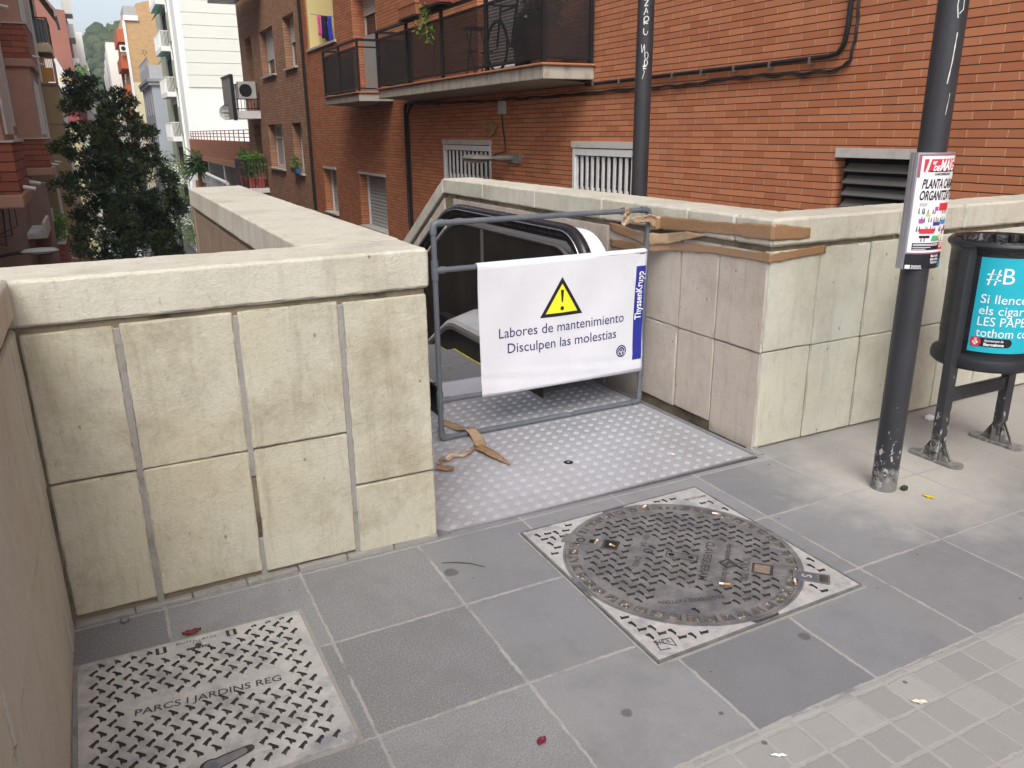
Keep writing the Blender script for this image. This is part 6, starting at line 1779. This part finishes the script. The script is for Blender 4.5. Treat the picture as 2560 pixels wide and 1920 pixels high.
# vans parked far down the street
m_van = M("van_white", (.76, .77, .78), .3, var=.03, spec=.5)
m_tyre = M("tyre", (.02, .02, .02), .8)
m_vg = M("van_glass", (.03, .045, .06), .1, spec=.6)
def van(label, x, y, rz, col):
    o = thing("van", label, "van", (x, y, -7), "vehicles parked down the street")
    P = [(-2.4, .35), (2.3, .35), (2.42, .9), (2.1, 1.25), (1.55, 1.95), (1.3, 2.1), (-2.3, 2.1), (-2.42, 1.9)]
    b = MB(); b.prism(P, 'y', -.92, .92); bo = b.build("body", col, None, bevel=.06); bo.parent = o
    b = MB(); b.prism([(1.60, 1.32), (2.02, 1.30), (1.52, 1.88), (1.42, 1.88)], 'y', -.935, .935); b.box(-2.44, -2.40, -.7, .7, 1.25, 1.85); g = b.build("window", m_vg, None); g.parent = o
    for wx in (-1.5, 1.5):
        for s_ in (-1, 1):
            b = MB(); b.lathe([(0, -.1), (.33, -.1), (.33, .1), (0, .1)], (0, 0, 0), 18); b.v = [(wx + p[0], s_ * .85 + p[2], .33 + p[1]) for p in b.v]; w_ = b.build("wheel", m_tyre, None, smooth=True); w_.parent = o
    for s_ in (-1, 1):
        b = MB(); b.box(2.36, 2.43, s_ * .70 - .12, s_ * .70 + .12, .75, .95); h = b.build("headlight", m_whs, None); h.parent = o
    o.rotation_euler = (0, 0, rz)
van("white van parked down the street, just right of the tree trunk", 1.9, 40, rad(88), m_van)
van("white van further down the street, left of the tree trunk", .9, 52, rad(92), m_van)
van("blue car-derived van in the street behind the tree", 2.4, 47, rad(90), M("van_blue", (.06, .14, .32), .3))
van("pale van at the far end of the street behind the tree", 1.0, 62, rad(90), M("van_silver", (.60, .62, .64), .3))
# ------------------------------------------------------------ conifer in the street
rt_ = random.Random(21)
tree = thing("conifer_tree", "dark ragged conifer standing in the street beyond the left wall", "tree", (.45, 20, -7))
def bark_mat():
    t = NT("bark")
    c = t.mix(t.noise(12, 5, .7, t.map(scale=(3, 3, .6))), (.045, .038, .032), (.12, .105, .09))
    t.bump(t.noise(20, 4, .7), .5, .02)
    return t.out(c, .9)
m_bark = bark_mat()
def leaf_mat(name, a, b_, c_):
    t = NT(name)
    g_ = t.n("ShaderNodeNewGeometry").outputs["Random Per Island"]
    c = t.mix(g_, a, b_)
    c = t.mix(t.math('MULTIPLY', t.step(t.noise(1.1, 3), .48, .66), .8), c, c_)
    t.set(t.b.inputs["Subsurface Weight"], 0.0)
    return t.out(c, .65, 0, .2)
m_con = leaf_mat("conifer_needles", (.026, .046, .020), (.052, .082, .036), (.060, .078, .030))
m_con2 = leaf_mat("conifer_needles_blue", (.026, .045, .030), (.050, .076, .050), (.060, .090, .040))
axis = [Vector(p) for p in ((.42, 20, -7), (.46, 20.05, -3), (.45, 20, -1.2), (.43, 20.02, .2), (.52, 20, 1.4), (.50, 20.05, 2.3), (.46, 20, 2.65))]
b = MB(); b.tube(axis, [.17, .13, .10, .085, .06, .03, .015], 10)
# clumps: (x, z, radius); y is spread round the trunk
CL = [(-.10, 2.52, .30), (.18, 2.62, .24), (.30, 2.40, .20), (.62, 2.38, .22), (.60, 2.16, .26), (.88, 2.22, .17), (1.02, 2.28, .13), (.05, 2.22, .34), (-.18, 2.10, .25), (.30, 2.05, .2),
      (.38, 1.80, .18), (.92, 1.95, .22), (1.05, 1.78, .22), (1.18, 1.62, .22), (.85, 1.62, .22), (-.02, 1.72, .26), (-.25, 1.72, .14), (-.28, 1.52, .20), (.18, 1.52, .24), (.55, 1.45, .26), (.82, 1.30, .26),
      (-.52, 1.33, .22), (-.36, 1.20, .22), (-.05, 1.28, .3), (.28, 1.22, .26), (.98, 1.18, .22), (1.25, 1.30, .14), (.12, .95, .3), (-.15, .98, .22), (.50, 1.0, .3), (.78, .92, .28), (1.15, .98, .3), (1.32, 1.05, .18),
      (-.66, .66, .20), (-.48, .60, .14), (-.30, .72, .22), (.0, .62, .28), (.32, .60, .3), (.66, .58, .32), (.98, .60, .3), (1.28, .62, .26), (1.45, .55, .14), (-.26, .42, .2), (-.58, .28, .14),
      (.16, .28, .26), (.50, .25, .26), (.85, .25, .32), (1.15, .28, .3), (1.42, .25, .22), (-.10, .10, .2), (-.22, .0, .22), (.88, -.05, .34), (1.18, -.05, .32), (1.48, .02, .24), (1.62, -.08, .16), (.22, -.05, .2),
      (-.35, -.22, .24), (-.15, -.32, .26), (.10, -.30, .22), (.95, -.35, .32), (1.25, -.35, .30), (.45, -.50, .24), (.70, -.58, .26), (-.32, -.52, .28), (-.45, -.35, .2), (1.05, -.65, .34), (1.38, -.60, .30), (.0, -.62, .24), (-.42, -.80, .26), (.32, -.80, .26), (.8, -.88, .3), (1.2, -.95, .34), (-.1, -.98, .26), (.45, -1.05, .24), (1.45, -.95, .3), (-.4, -1.15, .25)]
CL += [(.40 + rt_.uniform(-.22, .22), -1.0 + k * .26, .24) for k in range(13)]
fol, fol2 = MB(), MB()
def needles(mb, c, r, n):
    """sprays of short twigs: narrow leaf-sized faces pointing outwards and up"""
    for _ in range(n):
        d = Vector((rt_.gauss(0, 1), rt_.gauss(0, 1), rt_.gauss(0, 1))).normalized()
        rad_ = r * rt_.uniform(.15, 1.0) ** .6 * (1 + .35 * noise.noise(d * 2.2 + c * 3))
        p = c + Vector((d.x, d.y, d.z * .85)) * rad_
        out = (d + Vector((rt_.gauss(0, .5), rt_.gauss(0, .5), rt_.gauss(.35, .45)))).normalized()
        q = out.cross(Vector((rt_.gauss(0, 1), rt_.gauss(0, 1), rt_.gauss(0, 1)))).normalized()
        L = rt_.uniform(.05, .12); w_ = L * rt_.uniform(.22, .42)
        mb.add([p - q * w_ * .3, p + out * L * .5 - q * w_ * .5, p + out * L, p + out * L * .5 + q * w_ * .5], [(0, 1, 2, 3)])
for k, (x, z, r) in enumerate(CL):
    yy = 20 + rt_.uniform(-.75, .75) * (1 - .25 * abs(z - .5))
    if k >= len(CL) - 13: yy = 19.35 + rt_.uniform(-.1, .25)
    c = Vector((x, yy, z))
    sub = rt_.randint(3, 5)
    tgt = fol if rt_.random() < .62 else fol2
    for _ in range(sub):
        o_ = Vector((rt_.gauss(0, .42), rt_.gauss(0, .42), rt_.gauss(0, .36))) * r
        needles(tgt, c + o_, r * rt_.uniform(.42, .60), int(1150 * r * r * 8 / sub))
    # limb from the trunk to the clump
    zt = max(-6, z - .35 - .35 * abs(x - .46))
    ax = Vector((.45 + .0 * zt, 20, zt))
    mid = ax.lerp(c, .55) + Vector((0, 0, -.06 + rt_.uniform(-.06, .06)))
    mid2 = mid.lerp(c, .5) + Vector((rt_.uniform(-.06, .06), rt_.uniform(-.06, .06), rt_.uniform(-.02, .07)))
    b.tube([ax, ax.lerp(mid, .5) + Vector((0, rt_.uniform(-.08, .08), -.03)), mid, mid2, c], [.016 + .006 * r, .012, .009, .007, .004], 6)
b.build("trunk", m_bark, tree, smooth=True)
fol.build("crown", m_con, tree, recalc=False)
fol2.build("crown", m_con2, tree, recalc=False)

# light green street tree further back
lt = thing("street_tree", "pale green street tree beyond the conifer, in front of the white block", "tree", (4.3, 56, -7))
fb = MB()
for _ in range(26):
    c = Vector((4.4 + rt_.gauss(0, .7), 56 + rt_.gauss(0, 1), -1.6 + rt_.gauss(0, 1.3)))
    leaf_cloud(fb, c, .6, .6, .55, 110, .10, .24, rt_)
fb.build("crown", leaf_mat("leaf_pale", (.11, .19, .045), (.17, .25, .075), (.12, .19, .05)), lt, recalc=False)
b = MB(); b.tube([(4.35, 56, -7), (4.4, 56, -3), (4.4, 56, -1)], [.14, .11, .05], 8); b.build("trunk", m_bark, lt, smooth=True)

# wooded hill at the end of the street
hl = MB()
def hz(x, y):
    return -7 + 49 * math.exp(-((x - 30) / 75) ** 2) * (1 / (1 + math.exp(-(y - 285) / 22))) + 3 * noise.noise(Vector((x * .03, y * .03, 0)))
hl.grid([[(x, y, hz(x, y)) for x in range(-120, 181, 12)] for y in range(200, 521, 12)])
tag(hl.build("hill", m_earth, None, smooth=True), "hill at the end of the street", "hill", kind="structure")
wd = MB()
ico = bmesh.new(); bmesh.ops.create_icosphere(ico, subdivisions=3, radius=1)
IV = [v.co.copy() for v in ico.verts]; IF = [tuple(v.index for v in f.verts) for f in ico.faces]; ico.free()
for _ in range(520):
    y = rt_.uniform(215, 330); x = rt_.uniform(-.02, .10) * y + rt_.uniform(-4, 4)
    r = rt_.uniform(1.6, 4.0); z = hz(x, y) + r * .7
    s_ = rt_.uniform(0, 99)
    vs = []
    for v in IV:
        k = .86 + .28 * noise.noise(v * 1.6 + Vector((s_, 0, 0))) + .22 * noise.noise(v * 5 + Vector((0, s_, 0)))
        vs.append((x + v.x * r * k, y + v.y * r * k, z + v.z * r * k * .9))
    wd.add(vs, IF)
    for _k in range(46):
        d = Vector((rt_.gauss(0, 1), rt_.gauss(0, 1), rt_.gauss(.3, 1))).normalized()
        p = Vector((x, y, z)) + Vector((d.x, d.y, d.z * .9)) * r * rt_.uniform(.8, 1.08)
        q = d.cross(Vector((rt_.gauss(0, 1), rt_.gauss(0, 1), rt_.gauss(0, 1)))).normalized(); e_ = d.cross(q) + d * rt_.uniform(-.6, .6)
        L = rt_.uniform(.35, .8)
        wd.add([p - q * L * .5, p + e_ * L * .6, p + q * L * .5, p - e_ * L * .6], [(0, 1, 2, 3)])
def wood_mat():
    t = NT("woodland")
    g_ = t.n("ShaderNodeNewGeometry").outputs["Random Per Island"]
    c = t.mix(g_, (.055, .085, .035), (.13, .16, .06))
    c = t.mix(t.math('MULTIPLY', t.noise(1.2, 5, .8), .7), c, (.035, .055, .028))
    t.bump(t.noise(1.5, 4, .8), 1.0, .6)
    return t.out(c, .9, 0, .1)
tag(wd.build("woodland", wood_mat(), None, smooth=True, recalc=False), "dense green woodland covering the hill", "woodland", kind="stuff")

# ------------------------------------------------------------ litter on the pavement
def leaf(label, c, L, wd_, rz, mat, curl=.3, cat="leaf", group=None):
    b = MB(); rows = []
    for i in range(9):
        t_ = i / 8
        w_ = wd_ * math.sin(math.pi * min(1, t_ * .96 + .03)) ** .75
        rows.append([(L * (t_ - .5), w_ * k * .5, .003 + curl * L * (abs(k) * .22 + (t_ - .5) ** 2 * .6) + .002 * math.sin(i * 2 + k * 3)) for k in (-1, -.5, 0, .5, 1)])
    b.grid(rows)
    ca, sa = math.cos(rz), math.sin(rz)
    b.v = [(c[0] + p[0] * ca - p[1] * sa, c[1] + p[0] * sa + p[1] * ca, p[2] + (c[2] if len(c) > 2 else 0)) for p in b.v]
    tag(b.build("leaf", mat, None, smooth=True, solid=.0006), label, cat, group)
m_lred = M("leaf_dark_red", (.13, .012, .022), .6, var=.4, scale=60)
m_lyel = M("leaf_yellow", (.62, .48, .02), .6, var=.2, scale=60)
m_lcre = M("leaf_cream", (.62, .57, .47), .7, var=.2, scale=40)
from math import pi
def gp(sx, sy):
    """pavement point for a spot noted in the survey of the photograph's plan"""
    return (sx, sy)
leaf("curled dark red leaf on the edge of the square service cover", (.065, 2.522, .004), .060, .026, .05, m_lred, .7)
leaf("dark red leaf on the slab at the bottom centre of the pavement", (.865, 1.555, 0), .036, .024, .5, m_lred, .35)
leaf("yellow leaf on the pavement right of the black pole's foot", (3.145, 2.06, 0), .055, .026, -1.2, m_lyel, .2)
leaf("cream dry leaf on the small paving tiles at lower right", (1.915, 1.18, 0), .050, .018, -.55, m_lcre, .3)
leaf("thin white paper curl on the small tiles near the bottom edge", (1.40, 1.215, 0), .045, .010, -.5, m_pw, .3, "paper scrap")
leaf("small pale leaf on the chequer plate near its right edge", (2.43, 2.99, .004), .028, .016, .4, m_lcre, .5)
m_fil = M("cigarette_filter", (.45, .27, .11), .8, var=.2, scale=80)
m_cig = M("cigarette_paper", (.72, .70, .66), .8)
def butt(label, c, rz, L=.030, z=.012, fl=.6):
    o = thing("cigarette_butt", label, "cigarette butt", (c[0], c[1], z), "cigarette butts")
    d = Vector((math.cos(rz), math.sin(rz), 0)); p = Vector((c[0], c[1], z + .004))
    b = MB(); b.tube([p, p + d * L * fl], .0042, 8); b.build("filter", m_fil, o, smooth=True)
    b = MB(); b.tube([p + d * L * fl, p + d * L], .0041, 8); b.build("paper", m_cig, o, smooth=True)
butt("white and orange cigarette butt on the lid below its lettering", (1.845, 1.905), 2.45, .040)
butt("orange cigarette butt in the pocket of the lid's hinge strap", (1.575, 2.395), .6, .028)
butt("cigarette butt in the second pocket of the lid's hinge strap", (1.630, 2.335), 1.9, .024)
butt("pale cigarette butt in the toothed ring, upper edge of the lid", (1.93, 2.565), .4, .030, .008, .3)
butt("pale cigarette butt in the toothed ring, right side of the lid", (2.19, 2.36), 2.3, .032, .008, .25)
butt("pale cigarette butt in the toothed ring, lower right of the lid", (2.06, 1.80), .9, .034, .008, .2)
butt("cigarette butt lying flat on the chequer plate behind the bottom pipe", (2.28, 3.80), .15, .045, .004, .15)
tag(MB().tube([(.98, 2.56, .004), (1.03, 2.535, .006), (1.08, 2.50, .005), (1.115, 2.455, .004)], [.0015, .0022, .002, .001], 5).build("twig", m_bark), "thin dark twig on the slab in front of the chequer plate", "twig")
b = MB(); rough_box(b, 4.02, 4.06, 2.70, 2.74, 0, .03, .008, .008, .006, .006)
tag(b.build("paper_scrap", m_pw, None, smooth=True), "crumpled white paper scrap under the litter bin by the wall", "paper scrap")
b = MB(); rough_box(b, -.145, -.118, 2.70, 2.725, 0, .018, .006, .006, .005, .005)
tag(b.build("stone_chip", M("chip_grey", (.16, .16, .165), .9, var=.3, scale=60), None, smooth=True), "small grey stone chip at the foot of the left wall", "stone")

# ------------------------------------------------------------ the air over the street
hb = MB(); hb.box(-340, 340, -40, 560, -8.2, 62)
def haze_mat():
    m = bpy.data.materials.new("haze"); m.use_nodes = True
    nt_ = m.node_tree; nt_.nodes.remove(nt_.nodes["Principled BSDF"])
    v = nt_.nodes.new("ShaderNodeVolumePrincipled")
    v.inputs["Color"].default_value = (.86, .92, 1.0, 1)
    v.inputs["Density"].default_value = .0006
    nt_.links.new(v.outputs[0], nt_.nodes["Material Output"].inputs["Volume"])
    return m
tag(hb.build("haze", haze_mat()), "thin pale haze in the air down the street", "haze", kind="stuff")
